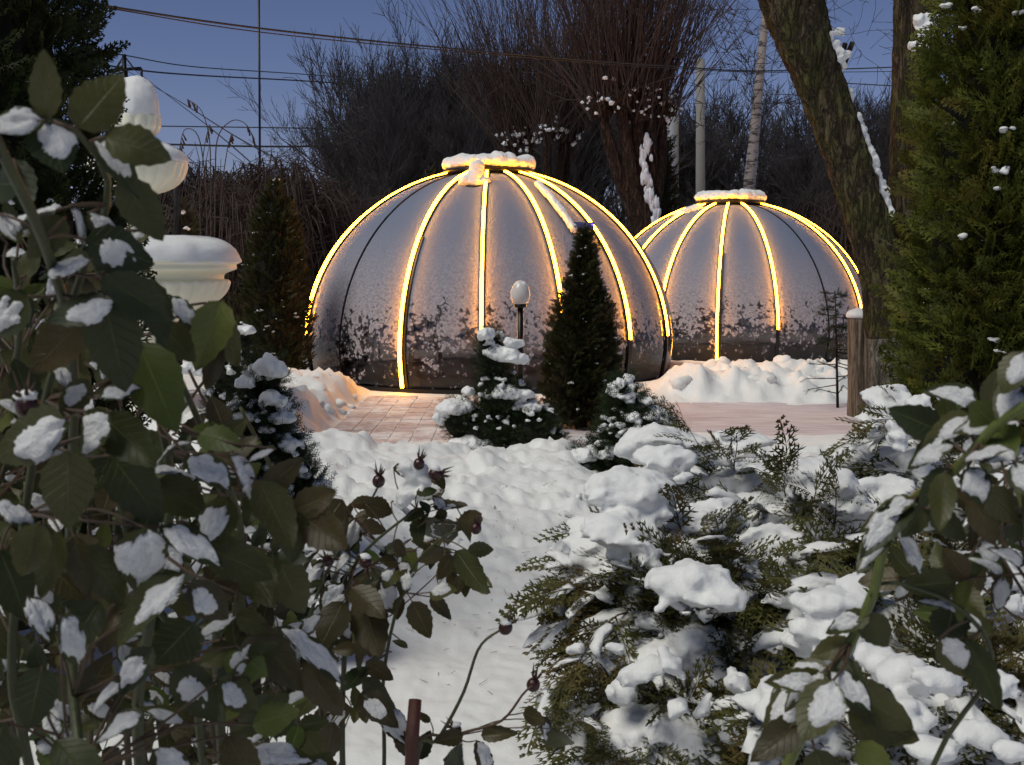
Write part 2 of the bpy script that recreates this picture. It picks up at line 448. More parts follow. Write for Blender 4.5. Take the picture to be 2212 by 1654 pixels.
def m_dome():
    """clear polycarbonate under a dusting of snow that thins out and breaks into clots towards the skirt; the low clots also stand in for mirrored shrubs"""
    t = NT('snow_dusted_polycarbonate')
    v = t.obj(); z = t.n('ShaderNodeSeparateXYZ', {0: v}).outputs[2]
    nb = t.noise(2.2, 4, 0.6, v); nm = t.noise(8.5, 6, 0.68, v, 0.5); nf = t.noise(30.0, 5, 0.7, v)
    vo = t.n('ShaderNodeTexVoronoi', {'Scale': 17.0, 'Vector': v, 'Randomness': 1.0}).outputs['Distance']
    zz = t.math('ADD', z, t.math('MULTIPLY', t.math('SUBTRACT', nb, 0.5), 0.9))
    cov = t.rng(zz, 0.35, 1.55, 0.02, 1.0)                      # share of the pane that is covered
    tex = t.math('ADD', t.math('MULTIPLY', nm, 0.62), t.math('ADD', t.math('MULTIPLY', nf, 0.38), t.math('MULTIPLY', vo, -0.22)))
    th = t.rng(cov, 0.0, 1.0, 0.49, 0.05)
    f = t.math('ADD', t.math('SUBTRACT', tex, th), t.math('MULTIPLY', t.math('SUBTRACT', t.noise(4.2, 3, 0.6, v), 0.5), 0.40))  # larger clots low down also paint in the shrubs mirrored by the panes
    f = t.math('MAXIMUM', t.rng(f, 0.0, 0.06, 0.0, 1.0), t.math('MULTIPLY', t.rng(f, -0.12, 0.0, 0.0, 0.22), t.rng(z, 0.1, 0.8, 0.25, 1.0)))
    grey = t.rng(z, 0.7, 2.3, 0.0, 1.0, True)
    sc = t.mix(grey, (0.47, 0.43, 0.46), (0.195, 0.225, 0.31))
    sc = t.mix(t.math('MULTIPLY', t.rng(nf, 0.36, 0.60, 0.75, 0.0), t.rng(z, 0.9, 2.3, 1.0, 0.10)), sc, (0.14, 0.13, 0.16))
    snow = t.pbr(sc, 0.75, t.bump(t.math('ADD', nm, t.math('MULTIPLY', nf, 0.8)), 0.8, 0.02), spec=0.2)
    fr = t.n('ShaderNodeFresnel', {'IOR': 1.5}).outputs[0]
    gl = t.n('ShaderNodeBsdfGlossy', {'Color': (0.62, 0.62, 0.66, 1), 'Roughness': 0.03}).outputs[0]
    tr = t.n('ShaderNodeBsdfTransparent', {'Color': (0.36, 0.33, 0.33, 1)}).outputs[0]
    g = t.n('ShaderNodeMixShader', {0: t.math('ADD', t.math('MULTIPLY', fr, 1.2), 0.01, clamp=True)})
    t.t.links.new(tr, g.inputs[1]); t.t.links.new(gl, g.inputs[2])
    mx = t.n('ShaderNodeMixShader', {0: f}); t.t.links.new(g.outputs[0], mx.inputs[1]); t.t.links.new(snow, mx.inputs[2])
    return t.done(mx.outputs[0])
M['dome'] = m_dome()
t = NT('pinkish_pavers'); n = t.noise(9, 5, 0.65, t.n('ShaderNodeNewGeometry').outputs['Position']); rn = t.n('ShaderNodeObjectInfo').outputs['Random']
c = t.mix(rn, (0.36, 0.25, 0.23), (0.44, 0.31, 0.28)); n5 = t.noise(1.8, 4, 0.7, t.n('ShaderNodeNewGeometry').outputs['Position'])
c = t.mix(t.rng(n, 0.38, 0.66, 0.2, 0.9), c, (0.66, 0.62, 0.64)); c = t.mix(t.rng(n5, 0.48, 0.60, 0.0, 0.85), c, (0.80, 0.79, 0.80))
M['paver'] = t.done(t.pbr(c, 0.75, t.bump(n, 0.3, 0.01)))
t = NT('trodden_pinkish_snow'); v = t.obj(); n = t.noise(3.5, 6, 0.7, t.obj((0.5, 2.5, 1))); n2 = t.noise(30, 4, 0.6, v)
c = t.mix(t.rng(n, 0.35, 0.65), (0.50, 0.42, 0.43), (0.72, 0.66, 0.70))
M['trodden'] = t.done(t.pbr(c, 0.7, t.bump(n2, 0.5, 0.01)))
M['floor'] = m_plain('dark_deck', (0.045, 0.038, 0.035), 0.6, var=0.3, sc=3)

# ------------------------------------------------------------------ ground
def ground_h(x, y):
    P = np.stack([x, y, np.zeros_like(x)], -1)
    n1 = fbm(P * 1.3, 4); n2 = fbm(P * 5.0 + 3, 4); n3 = fbm(P * 22.0 + 9, 3)
    w1, w2 = worley2(x * 3.2 + n2 * 0.5, y * 3.2); w3, w4 = worley2(x * 8 + 5 + n2, y * 8)
    rg1 = 1 - np.abs(fbm(P * 2.6 + 31, 4)) * 3.0; rg2 = 1 - np.abs(fbm(P * 7.0 + 5, 4)) * 3.0
    rub = (0.55 - w1) * 0.05 + (w2 - w1) * 0.05 + (0.5 - w3) * 0.02 + rg1 * 0.07 + rg2 * 0.022
    lawn = 0.10 + 0.05 * n1 + 0.02 * n2
    # soft bank in front of the paved court, running down to the trodden path
    cr = 8.35 + 0.18 * np.sin(x * 1.7 + 1) + 0.15 * n1
    rise = sstep(4.75 + 0.25 * np.sin(x * 2.1) + 0.2 * n1, cr, y); fall = 1 - sstep(cr + 0.05, cr + 1.1, y)
    hb = 0.36 - 0.17 * sstep(-0.75, 0.1, x) + 0.03 * np.sin(x * 2.3)
    bm = rise ** 0.8 * fall
    soft = bm * hb + bm * (1 - rise * 0.55) * (rub * 0.50 + 0.05 * n2 + 0.03 * n3) + bm * (1 - rise) * 0.16 * n1 + bm * 0.08 * (sstep(-0.05, 0.13, fbm(P * 1.7 + 50, 3)) - .5) + bm * 0.018 * (sstep(0.0, 0.09, fbm(P * 4.1 + 80, 3)) - .5) + bm * (0.05 * n1 + 0.012 * n3)
    soft = soft + bm * 0.018 * np.sin((y * 1.3 + x * 0.5 + n1 * 0.5) * 11) * sstep(-0.7, 0.6, x)
    rightfade = sstep(0.30, 0.95, x + 0.1 * n1)
    right = 0.05 + 0.045 * n2 + 0.02 * n3 + 0.04 * n1
    front = soft * (1 - rightfade) + right * rightfade * sstep(4.9, 6.2, y)
    trod = 0.012 * n2 + 0.008 * n3 + 0.016 * fbm(P * np.array([2.0, 8.0, 1]) + 40, 4)
    z = np.where(y < 9.6, front + trod, 0.0)
    z = np.where(y >= 9.6, lawn, z)
    # paved court in front of the first dome, the trodden path to the right
    court = sstep(-1.95, -1.72, x + 0.09 * n2) * (1 - sstep(1.15, 1.4, x)) * sstep(9.2, 9.6, y) * (1 - sstep(14.5, 15.3, y))
    path = sstep(1.1, 1.4, x + 0.1 * n2) * sstep(10.3, 10.9, y + 0.15 * n2) * (1 - sstep(13.2, 13.7, y + 0.2 * n2))
    lb = sstep(-3.6, -3.0, x) * (1 - sstep(-2.0, -1.72, x + 0.12 * n2)) * sstep(8.8, 9.8, y) * (1 - sstep(13.8, 14.6, y))
    rb = sstep(1.7, 2.2, x + 0.3 * n1) * sstep(13.35, 14.0, y + 0.25 * n2) * (1 - sstep(14.9, 16.4, y)) * (1 - sstep(6.5, 8, x))
    z = z + lb * (0.16 + rub * 1.0 + 0.03 * n3) + rb * (0.15 + rub * 0.9 + 0.09 * n2 + 0.04 * n3 + 0.05 * n1)
    d1 = np.hypot(x - DOME1[0], y - DOME1[1]); d2 = np.hypot(x - DOME2[0], y - DOME2[1])
    flat = np.maximum(court, path)
    flat = np.maximum(flat, 1 - sstep(2.62, 2.85, d1)); flat = np.maximum(flat, 1 - sstep(2.62, 2.9, d2))
    z = z * (1 - flat) + flat * (0.005 + 0.004 * n2)
    return z - 0.17 * (1 - sstep(2.7, 5.2, d2))

DOME1 = at(1057, 812, 16.9)[:2]; DOME2 = at(1573, 740, 22.6)[:2]
def build_ground():
    a = np.concatenate([np.linspace(-180, -34, 30)[:-1], np.linspace(-34, 34, 430), np.linspace(34, 180, 30)[1:]])
    a = R(1) * a
    r = np.concatenate([[0.05, 1.0, 2.0], np.geomspace(3.0, 30, 430), np.geomspace(31, 1500, 40)])
    A, Rr = np.meshgrid(a, r)
    x, y = np.sin(A) * Rr, np.cos(A) * Rr
    z = ground_h(x, y)
    z = np.where(Rr > 30, 0.1 + 0.3 * fbm(np.stack([x, y, x * 0], -1) * 0.02, 3), z)
    n = len(a)
    V = np.stack([x, y, z], -1).reshape(-1, 3)
    i = np.arange(len(r) - 1)[:, None] * n; j = np.arange(n - 1)[None]
    F = np.stack([i + j, i + j + 1, i + n + j + 1, i + n + j], -1).reshape(-1, 4)[:, ::-1]
    mb = MB().add(V, F)
    mb.build('snow_ground', M['ground'], kind='structure')
build_ground()

def gh(x, y):
    return float(ground_h(np.array([x]), np.array([y]))[0])

# paved court of square slabs, snow in the joints
court = empty('paved_court', (0, 0, 0)); court['kind'] = 'structure'
pv = [MB().add(*box(-0.096 + e * .4, 0.096 - e * .4, -0.096 + e * .3, 0.096 - e * .4, -0.03, 0.013)).mesh('paver', M['paver'], False) for e in (0, 0.004, 0.007)]
for i in range(13):
    for j in range(22):
        x, y = -1.62 + i * 0.2, 9.85 + j * 0.2
        if math.hypot(x - DOME1[0], y - DOME1[1]) < 2.95: continue
        o = obj('paver', pv[(i * 7 + j * 3) % 3], court)
        o.location = (x + rng.normal(0, .003), y + rng.normal(0, .003), rng.normal(0, 0.002)); o.rotation_euler = (rng.normal(0, .006), rng.normal(0, .006), rng.normal(0, .012))
# the path of trodden snow
xs = np.linspace(1.15, 9, 90); ys = np.linspace(10.5, 13.6, 40)
X, Y = np.meshgrid(xs, ys); Z = 0.018 + 0.018 * fbm(np.stack([X, Y, X * 0], -1) * np.array([1.5, 6, 1]), 4)
i = np.arange(39)[:, None] * 90; j = np.arange(89)[None]
MB().add(np.stack([X, Y, Z], -1).reshape(-1, 3), np.stack([i + j, i + j + 1, i + 91 + j, i + 90 + j], -1).reshape(-1, 4)).build('trodden_path', M['trodden'], kind='structure')

# loose snow chunks thrown up beside the paving
mb = MB()
for k in range(110):
    if k % 3 == 0: x, y = rng.uniform(-3.1, -1.7), rng.uniform(10, 14)
    elif k % 3 == 1: x, y = rng.uniform(1.9, 5.6), rng.uniform(13.5, 16.5)
    else: x, y = rng.uniform(-1.3, 1.4), rng.uniform(4.9, 7.6)
    s = rng.uniform(0.02, 0.07) * (1.6 if k % 3 == 1 else 1) * (0.35 if k % 3 == 2 else 1)
    mb.add(*lump((x, y, gh(x, y) - s * 0.15), (s * rng.uniform(.8, 1.5), s * rng.uniform(.7, 1.2), s * .8), k, 0.75, 2.2, ICO2))
for px, py, D, s in ((1555, 778, 15.6, .13), (1750, 765, 15.4, .09), (1690, 795, 15.0, .10)):
    p = at(px, py, D); mb.add(*lump((p[0], p[1], gh(p[0], p[1]) + s * .3), (s * 1.2, s, s), px, 0.35, 2, ICO3))
mb.build('snow_chunks', M['ground'], kind='stuff')

# ------------------------------------------------------------------ the domes
def prof_rz(t):
    """t 0 at the ground .. 1 at the top"""
    t = np.asarray(t, float); zs = t * 0
    r = np.where(t < 0.12, 2.50 + (2.60 - 2.50) * np.sqrt(np.clip(t / 0.12, 0, 1)), 0)
    z = np.where(t < 0.12, t / 0.12 * 0.45, 0)
    ph = np.clip((t - 0.12) / 0.88, 0, 1) * R(86)
    r = np.where(t >= 0.12, 2.60 * np.cos(ph), r); z = np.where(t >= 0.12, 0.45 + 2.42 * np.sin(ph), z)
    return r, z

def sweep(prof, az, hw, h0, h1):
    """a bar of half width hw following the dome's outline, from h0 to h1 above the skin"""
    r, z = prof
    dr, dz = np.gradient(r), np.gradient(z); L = np.hypot(dr, dz) + 1e-9
    nr, nz = dz / L, -dr / L
    rows = []
    for s, h in ((-1, h0), (-1, h1), (1, h1), (1, h0)):
        rr, zz = r + nr * h, z + nz * h
        rows.append(np.stack([rr * math.cos(az) - s * hw * math.sin(az), rr * math.sin(az) + s * hw * math.cos(az), zz], -1))
    V = np.stack(rows, 1); n = len(r)
    i = np.arange(n - 1)[:, None] * 4; j = np.arange(4)[None]; j2 = (j + 1) % 4
    F = np.stack([i + j, i + j2, i + 4 + j2, i + 4 + j], -1).reshape(-1, 4)
    F = np.concatenate([F, [[3, 2, 1, 0]], [[(n - 1) * 4, (n - 1) * 4 + 1, (n - 1) * 4 + 2, (n - 1) * 4 + 3]]])
    return V.reshape(-1, 3), F

def build_dome(loc, rot, lit, full, label, extras):
    d = empty('dome_tent', loc, 0)
    tag(d, label, 'dome tent', 'glazed garden domes')
    step = R(22.5)
    # azimuth -90 deg points at the camera; k counts ribs to the right of it
    tt = np.linspace(0, 1, 44); prof = prof_rz(tt)
    for k in range(-8, 8):
        az = R(-90) + rot + k * step
        islit = k in lit
        rib = MB().add(*sweep(prof, az, 0.028 if (islit or k in full) else 0.010, -0.02, 0.028 if islit or k in full else 0.016)).build('rib', M['dark_metal'], d, smooth=False)
        if islit or k in full:
            t0 = 0.02 if k in full else 0.163
            pr = prof_rz(np.linspace(t0, 0.90, 60))
            MB().add(*sweep(pr, az, 0.018, 0.0285, 0.047)).build('light_strip', M['led'], rib, smooth=False)
        if k in full:
            pr = prof_rz(np.linspace(0.01, 0.5, 40))
            MB().add(*sweep(pr, az + 0.022, 0.012, 0.0, 0.02)).build('door_rail', M['dark_metal'], rib, smooth=False)
        # the pane between this rib and the next
        r, z = prof
        n = 12; V = []
        for s in np.linspace(0, 1, n):
            a = az + step * s; V.append(np.stack([r * math.cos(a), r * math.sin(a), z], -1))
        V = np.stack(V, 1).reshape(-1, 3)
        i = np.arange(len(r) - 1)[:, None] * n; j = np.arange(n - 1)[None]
        F = np.stack([i + j, i + j + 1, i + n + j + 1, i + n + j], -1).reshape(-1, 4)
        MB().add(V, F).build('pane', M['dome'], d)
    V, F = lathe([(2.47, -.05), (2.57, -.05), (2.57, .055), (2.47, .055), (2.47, -.05)], 96)
    MB().add(V, F).build('base_ring', M['dark_metal'], d, smooth=False)
    V, F = lathe([(0, 0.02), (2.46, 0.02)], 64)
    MB().add(V, F).build('deck', M['floor'], d)
    V, F = lathe([(0, 2.90), (.6, 2.90), (.645, 2.885), (.655, 2.86), (.62, 2.83), (.3, 2.85), (0, 2.87)], 64)
    MB().add(V, F).build('top_cap', M['dark_metal'], d)
    mb = MB()
    for q in range(19):
        a = q / 19 * 2 * math.pi; rr = 0.50 + 0.03 * math.sin(a * 3)
        mb.add(*lump((rr * math.cos(a), rr * math.sin(a), 2.955 + .012 * math.sin(a * 3)), (.17, .17, .125 + .025 * math.sin(a * 5 + 1)), q + label.__len__(), 0.15, 2, ICO3, 0.55))
    mb.add(*lump((0, 0, 2.975), (.55, .55, .075), 3, .1, 2, ICO3))
    s = mb.build('snow_cap', M['snow'], d); rm(s, 0.016, 3)
    return d

def rm(o, vox, it=2, amp=1.0):
    m = o.modifiers.new('fuse', 'REMESH'); m.mode = 'VOXEL'; m.voxel_size = vox; m.use_smooth_shade = True
    if it:
        q = o.modifiers.new('soft', 'SMOOTH'); q.iterations = it; q.factor = 0.6
    for tx, k in (('snow_lumps', 2.6), ('snow_grain', 1.1)):
        d = o.modifiers.new(tx, 'DISPLACE'); d.texture = bpy.data.textures[tx]; d.texture_coords = 'LOCAL'; d.strength = vox * k * amp; d.mid_level = 0.5
    return o

g1 = (float(DOME1[0]), float(DOME1[1]), 0.0)
g2 = (float(DOME2[0]), float(DOME2[1]), -0.15)
d1 = build_dome(g1, R(-3.5) * 0 + R(-1.0), {-4, -3, 0, 1, 2, 3}, {-1}, 'large glazed dome tent with lit ribs, the nearer one, behind the bushes and globe lamp', True)
d2 = build_dome(g2, R(8.0), {-4, -3, -2, 0, 2, 3}, {-1}, 'smaller-looking glazed dome tent with lit ribs behind the sawn wooden post', False)
# the snow-covered vent of the nearer dome, its strut and the sensor box
mb = MB()
vp = np.array(at(1026, 392, 15.82)) - np.array(g1)
for dx, dz, s in ((-.11, 0, .11), (.0, -.01, .13), (.10, 0, .10), (.0, .07, .12), (0.02, 0.14, .11), (.03, .2, .1)):
    mb.add(*lump((vp[0] + dx, vp[1], vp[2] + dz), (s, s * 1.2, s * .72), dx * 9, .15, 2, ICO3))
v = mb.build('vent_snow', M['snow'], d1); rm(v, 0.014, 3)
V, F = lathe([(0, -.03), (.15, -.03), (.17, 0), (.15, .03), (0, .03)], 24)
MB().add(V + vp + np.array([0, 0.02, -.085]), F).build('vent_cover', M['dark_metal'], d1)
# strut down the right of the dome
def on_dome(px, py, off=0.05):
    d = ray(px, py); o = np.array([0, 0, EYE]) - np.array(g1); A = np.array([1 / 2.6, 1 / 2.6, 1 / 2.42]); c = np.array([0, 0, .45])
    p, q = (o - c) * A, d * A
    a, b, cc = q @ q, 2 * p @ q, p @ p - 1
    disc = b * b - 4 * a * cc
    tt = (-b - math.sqrt(max(disc, 0))) / (2 * a)
    w = o + d * tt; return w + nrm((w - c) * A * A) * off
pts = [on_dome(px, py, 0.07) for px, py in ((1160, 412), (1185, 440), (1210, 472), (1235, 508))]
pp = spline(pts, 22)
mb = MB()
for q, p in enumerate(pp):
    mb.add(*lump(p + np.array([0, 0, .025]), (.055, .055, .045), q, .25, 2, ICO2))
strut = MB(); add_tube(strut, pp - np.array([0, 0, .02]), 0.03, 8)
st = strut.build('window_strut', M['dark_metal'], d1)
rm(mb.build('snow_on_strut', M['snow'], st), 0.012, 2)
p = on_dome(1252, 500, .1)
bb = MB().add(*box(p[0] - .13, p[0] + .13, p[1] - .06, p[1] + .06, p[2] - .05, p[2] + .045)).build('sensor_box', m_plain('blue_grey_plastic', (0.06, 0.07, 0.20), .5), d1, smooth=False)
MB().add(ICO2[0] * .014 + p + np.array([.11, -.065, 0.01]), ICO2[1]).build('indicator_light', M['blue'], bb)
mb = MB(); vp = np.array(at(1484, 458, 22.1)) - np.array(g2)
for dx, sz in ((-.16, .08), (-.05, .10), (.07, .11), (.17, .10)):
    mb.add(*lump((vp[0] + dx, vp[1], vp[2] + dx * .35), (sz * 1.2, sz, sz * .7), dx * 9, .2, 2, ICO3))
rm(mb.build('vent_snow', M['snow'], d2), 0.014, 3)
# table and chairs inside the nearer dome, dim behind the panes
tb = empty('round_table', (g1[0] + .1, g1[1] + .2, .02)); tag(tb, 'dark round table standing inside the nearer dome tent', 'table')
V, F = lathe([(0, .72), (.5, .72), (.52, .735), (.5, .75), (0, .75)], 32); MB().add(V, F).build('table_top', M['wood'], tb)
V, F = lathe([(.0, 0), (.26, 0), (.26, .02), (.05, .05), (.04, .7), (.12, .72)], 20); MB().add(V, F).build('pedestal', M['dark_metal'], tb)
def arm_chair(x, y, a, lab):
    c = empty('armchair', (x, y, .02), a); tag(c, lab, 'armchair', 'armchairs inside the dome')
    fab = M['chairfab']
    MB().add(*box(-.28, .28, -.28, .28, .36, .46)).build('seat', fab, c)
    V, F = lathe([(.30, .38), (.36, .42), (.37, .7), (.34, .74), (.30, .70), (.28, .42)], 24, None, 0, math.pi); MB().add(V, F).build('backrest', fab, c)
    for sx in (-.22, .22):
        for sy in (-.22, .22):
            m_ = MB(); add_tube(m_, [(sx, sy, 0), (sx * .9, sy * .9, .37)], .018, 6); m_.build('leg', M['dark_metal'], c)
M['chairfab'] = m_plain('beige_fabric', (0.32, 0.27, 0.24), .9, var=.2)
arm_chair(g1[0] + 1.05, g1[1] - .2, R(-90), 'beige armchair to the right of the table inside the nearer dome')
arm_chair(g1[0] - .9, g1[1] - .1, R(90), 'beige armchair to the left of the table inside the nearer dome')

# ------------------------------------------------------------------ fountain
def build_fountain():
    c = at(302, 568, 10.5)
    f = empty('tiered_fountain', (c[0], c[1], 0)); tag(f, 'cream three-tier garden fountain heaped with snow at the left', 'fountain')
    pl = M['plaster']
    def gad(n, k, i0, i1):
        def m_(i, a):
            w = np.where((i >= i0) & (i <= i1), np.sin((i - i0) / (i1 - i0) * math.pi) ** .5, 0)
            return 1 + w * k * (np.abs(np.cos(a * n / 2)) ** 0.6 - 0.8)
        return m_
    V, F = lathe([(.45, 0), (.45, .12), (.36, .16), (.30, .3), (.22, .4), (.2, .8), (.26, 1.0), (.34, 1.12)], 40); MB().add(V, F).build('pedestal', pl, f)
    b = [(.30, 1.10), (.42, 1.13), (.55, 1.19), (.66, 1.26), (.73, 1.33), (.765, 1.40), (.77, 1.435), (.75, 1.45), (.72, 1.455), (.73, 1.50), (.80, 1.53), (.83, 1.545), (.83, 1.585), (.845, 1.60), (.80, 1.61), (.2, 1.58)]
    b = np.array(b); V, F = lathe(spline(b, 70), 240, gad(34, .05, 8, 30)); MB().add(V, F).build('lower_bowl', pl, f)
    V, F = lathe([(.26, 1.6), (.20, 1.72), (.13, 1.85), (.095, 2.0), (.09, 2.1), (.12, 2.18), (.20, 2.24), (.24, 2.27)], 32); MB().add(V, F).build('stem', pl, f)
    b = np.array([(.12, 2.19), (.22, 2.215), (.32, 2.26), (.39, 2.33), (.42, 2.40), (.43, 2.45), (.425, 2.475), (.38, 2.48), (.1, 2.46)])
    V, F = lathe(spline(b, 50), 200, gad(26, .055, 4, 32)); MB().add(V, F).build('upper_bowl', pl, f)
    V, F = lathe([(.12, 2.46), (.09, 2.56), (.085, 2.66), (.13, 2.72)], 24); MB().add(V, F).build('upper_stem', pl, f)
    b = np.array([(.08, 2.68), (.15, 2.70), (.205, 2.76), (.215, 2.83), (.20, 2.88), (.1, 2.88)])
    V, F = lathe(spline(b, 36), 160, gad(12, .10, 4, 28)); MB().add(V, F).build('finial', pl, f)
    def snowdisc(r, z0, h, seed, pk=0.0):
        tt = np.linspace(0, 1, 26)
        pr = [(r * 0.96, z0 - .02)] + [(r * (1.0 - 0.0 * t) * math.cos(t * math.pi / 2) ** (.35 if not pk else .8), z0 + h * math.sin(t * math.pi / 2)) for t in tt]
        V, F = lathe(pr, 90)
        V += nrm(V - np.array([0, 0, z0])) * (fbm(V * 5 + seed, 4) * 0.035)[:, None]
        return V, F
    MB().add(*snowdisc(.86, 1.605, .235, 1)).build('lower_snow', M['snow'], f)
    MB().add(*snowdisc(.44, 2.475, .19, 2, 1)).build('upper_snow', M['snow'], f)
    V, F = snowdisc(.215, 2.87, .35, 3, 1); MB().add(V, F).build('finial_snow', M['snow'], f)
build_fountain()

# ------------------------------------------------------------------ globe lamp, posts, masts
def build_lamp():
    c = at(1124, 640, 13.2)
    f = empty('globe_lamp', (c[0], c[1], 0)); tag(f, 'unlit milky globe lamp with a snow cap on a short black post', 'lamp')
    mb = MB(); add_tube(mb, [(0, 0, 0), (0, 0, .5), (0, 0, c[2] - .12)], [.045, .035, .035], 12); mb.build('post', M['dark_metal'], f)
    V, F = lathe([(.03, -.13), (.07, -.125), (.072, -.09), (.05, -.085)], 20); MB().add(V + np.array([0, 0, c[2]]), F).build('collar', M['dark_metal'], f)
    V = ICO4[0].copy(); V *= np.array([.108, .108, .145]); V[:, :2] *= (1 - .9 * V[:, 2:3])
    MB().add(V + np.array([0, 0, c[2] + .03]), ICO4[1]).build('globe', M['globe'], f)
    W, F = lump((0, 0, c[2] + .105), (.078, .078, .065), 4, .1, 2, ICO3, .3); MB().add(W, F).build('snow_cap', M['snow'], f)
build_lamp()

def build_post():
    b = at(1855, 905, 12.2); h = 1.03
    f = empty('wooden_post', (b[0], b[1], 0)); tag(f, 'thick weathered wooden post with a snow cap beside the leaning tree', 'post')
    n = 44; a = np.linspace(0, 2 * np.pi, n, endpoint=False); zs = np.linspace(-.05, h, 24)
    r = np.full((24, n), .142) * (1 + .05 * fbm(np.stack([np.cos(a) * 2, np.sin(a) * 2, a * 0], -1), 3))[None]
    gap = (R(-100), R(-70), R(-15), R(200))
    for gz, gd, gw in ((R(262), .05, .07), (R(295), .012, .08), (R(238), .012, .06), (R(225), .01, .05)):
        dd = np.abs((a[None] - gz - .08 * np.sin(zs[:, None] * 4) + np.pi) % (2 * np.pi) - np.pi)
        r -= gd * np.clip(1 - dd / gw, 0, 1) * sstep(.1, .6, zs)[:, None]
    r *= (1 + .06 * sstep(.25, 0, zs))[:, None]
    V = np.stack([r * np.cos(a), r * np.sin(a), np.repeat(zs[:, None], n, 1)], -1); V[:, :, 0] += .03 * (1 - zs[:, None] / h)
    V = V.reshape(-1, 3); i = np.arange(23)[:, None] * n; j = np.arange(n)[None]; F = np.stack([i + j, i + (j + 1) % n, i + n + (j + 1) % n, i + n + j], -1).reshape(-1, 4)
    mb = MB().add(V, F); k = mb.n; mb.add([(0, 0, h)], np.zeros((0, 3), int)); mb.F[-1] = (np.stack([23 * n + np.arange(n), 23 * n + (np.arange(n) + 1) % n, np.full(n, k)], -1), 0)
    mb.build('post', M['wood'], f)
    W, F = lump((0, 0, h + .02), (.16, .16, .09), 2, .1, 1.6, ICO3, .35); MB().add(W, F).build('snow_cap', M['snow'], f)
build_post()

mb = MB(); b = at(890, 1600, 1.75); b2 = at(886, 1900, 1.75); top = at(897, 1512, 1.78)
add_tube(mb, [b2, b, top], [.0105, .0105, .010], 10)
s = mb.build('garden_stake', M['red_stake']); tag(s, 'rusty red garden stake standing among the roses at the bottom edge', 'stake')

def pole(name, px, D, ytop, r, mat, lab, cat, lean=0.0):
    b = at(px, 700, D); t = at(px + lean, ytop, D)
    mb = MB(); add_tube(mb, [(b[0], b[1], -.1), (b[0] + (t[0] - b[0]) * .5, D, t[2] / 2), (t[0], D, t[2])], [r, r * .9, r * .8], 10)
    o = mb.build(name, mat); tag(o, lab, cat); return o
pole('utility_pole', 1513, 34, 128, .15, M['concrete'], 'grey concrete utility pole just left of the birch', 'pole')
pole('utility_pole', 1459, 30, 225, .10, M['concrete'], 'thin grey pole close behind the leaning willow', 'pole')
pole('utility_pole', 1447, 28, 232, .12, M['snow_far'], 'white snow-plastered post against the willow trunk', 'pole')
pole('radio_mast', 563, 26, -60, .028, M['dark_metal'], 'thin tall dark mast rising left of the bare trees', 'mast', -4)
pole('lamp_post', 382, 14, 400, .05, M['bark_dark'], 'dark grey post standing just behind the fountain', 'post')
def pylon(px, ytop, D, w, lab):
    t_ = at(px, ytop, D); f = empty('power_pole', (t_[0], t_[1], 0)); tag(f, lab, 'pylon', 'distant power poles'); h = t_[2]
    mb = MB(); add_tube(mb, [(0, 0, 0), (0, 0, h)], [.45, .16], 8); mb.build('mast', M['dark_metal'], f)
    mb = MB(); add_tube(mb, [(-w, 0, h * .93), (w, 0, h * .94)], .13, 6); add_tube(mb, [(-w * .6, 0, h * .93), (0, 0, h * .995)], .06, 5); add_tube(mb, [(w * .6, 0, h * .935), (0, 0, h * .995)], .06, 5); mb.build('crossarm', M['dark_metal'], f)
    for sx in (-w, 0.15, w):
        mb = MB(); add_tube(mb, [(sx, 0, h * .94), (sx * 1.05, 0, h * .94 - .9)], .1, 6); mb.build('insulator', M['dark_metal'], f)
pylon(268, 118, 95, 1.3, 'distant power pole with a crossarm above the fountain')
pylon(632, 350, 110, .9, 'small distant power pole at the left foot of the bare trees')

def cable(pts, r, lab, sides=5):
    mb = MB(); P = spline([at(*p) for p in pts], 40); add_tube(mb, P, r, sides)
    o = mb.build('overhead_cable', M['wire']); tag(o, lab, 'cable', 'overhead cables')
cable([(-160, -45, 13), (190, 8, 14), (560, 62, 16), (1000, 108, 19), (1450, 144, 23), (1720, 153, 26), (2300, 130, 32)], .014, 'thick black cable sagging from the upper left behind the willows')
cable([(-160, -38, 13.2), (200, 13, 14.1), (560, 70, 16), (1000, 113, 19), (1450, 148, 23), (1720, 157, 26), (2300, 150, 32)], .008, 'thin black cable hanging just beneath the thick one')
cable([(150, 103, 90), (268, 120, 95), (420, 145, 110), (680, 163, 130), (1000, 190, 150)], .05, 'highest thin wire running right from the distant power pole')
cable([(120, 118, 90), (268, 148, 95), (420, 163, 110), (680, 177, 130), (1000, 200, 150)], .07, 'second wire running right from the distant power pole')
cable([(330, 312, 60), (680, 317, 62), (1100, 300, 66)], .05, 'lowest dark wire crossing in front of the bare trees')
cable([(330, 273, 90), (620, 277, 90), (800, 280, 90)], .045, 'faint level wire above the brown thicket')
cable([(268, 150, 95), (380, 215, 60), (500, 290, 40), (600, 345, 34)], .022, 'thin wire falling from the distant power pole to the thicket')
cable([(275, 140, 95), (400, 235, 60), (470, 290, 40), (540, 350, 34)], .02, 'second thin wire falling towards the thicket')
cable([(1780, 178, 24), (1960, 188, 24), (2100, 195, 24)], .011, 'thin wire between the forked trunks')

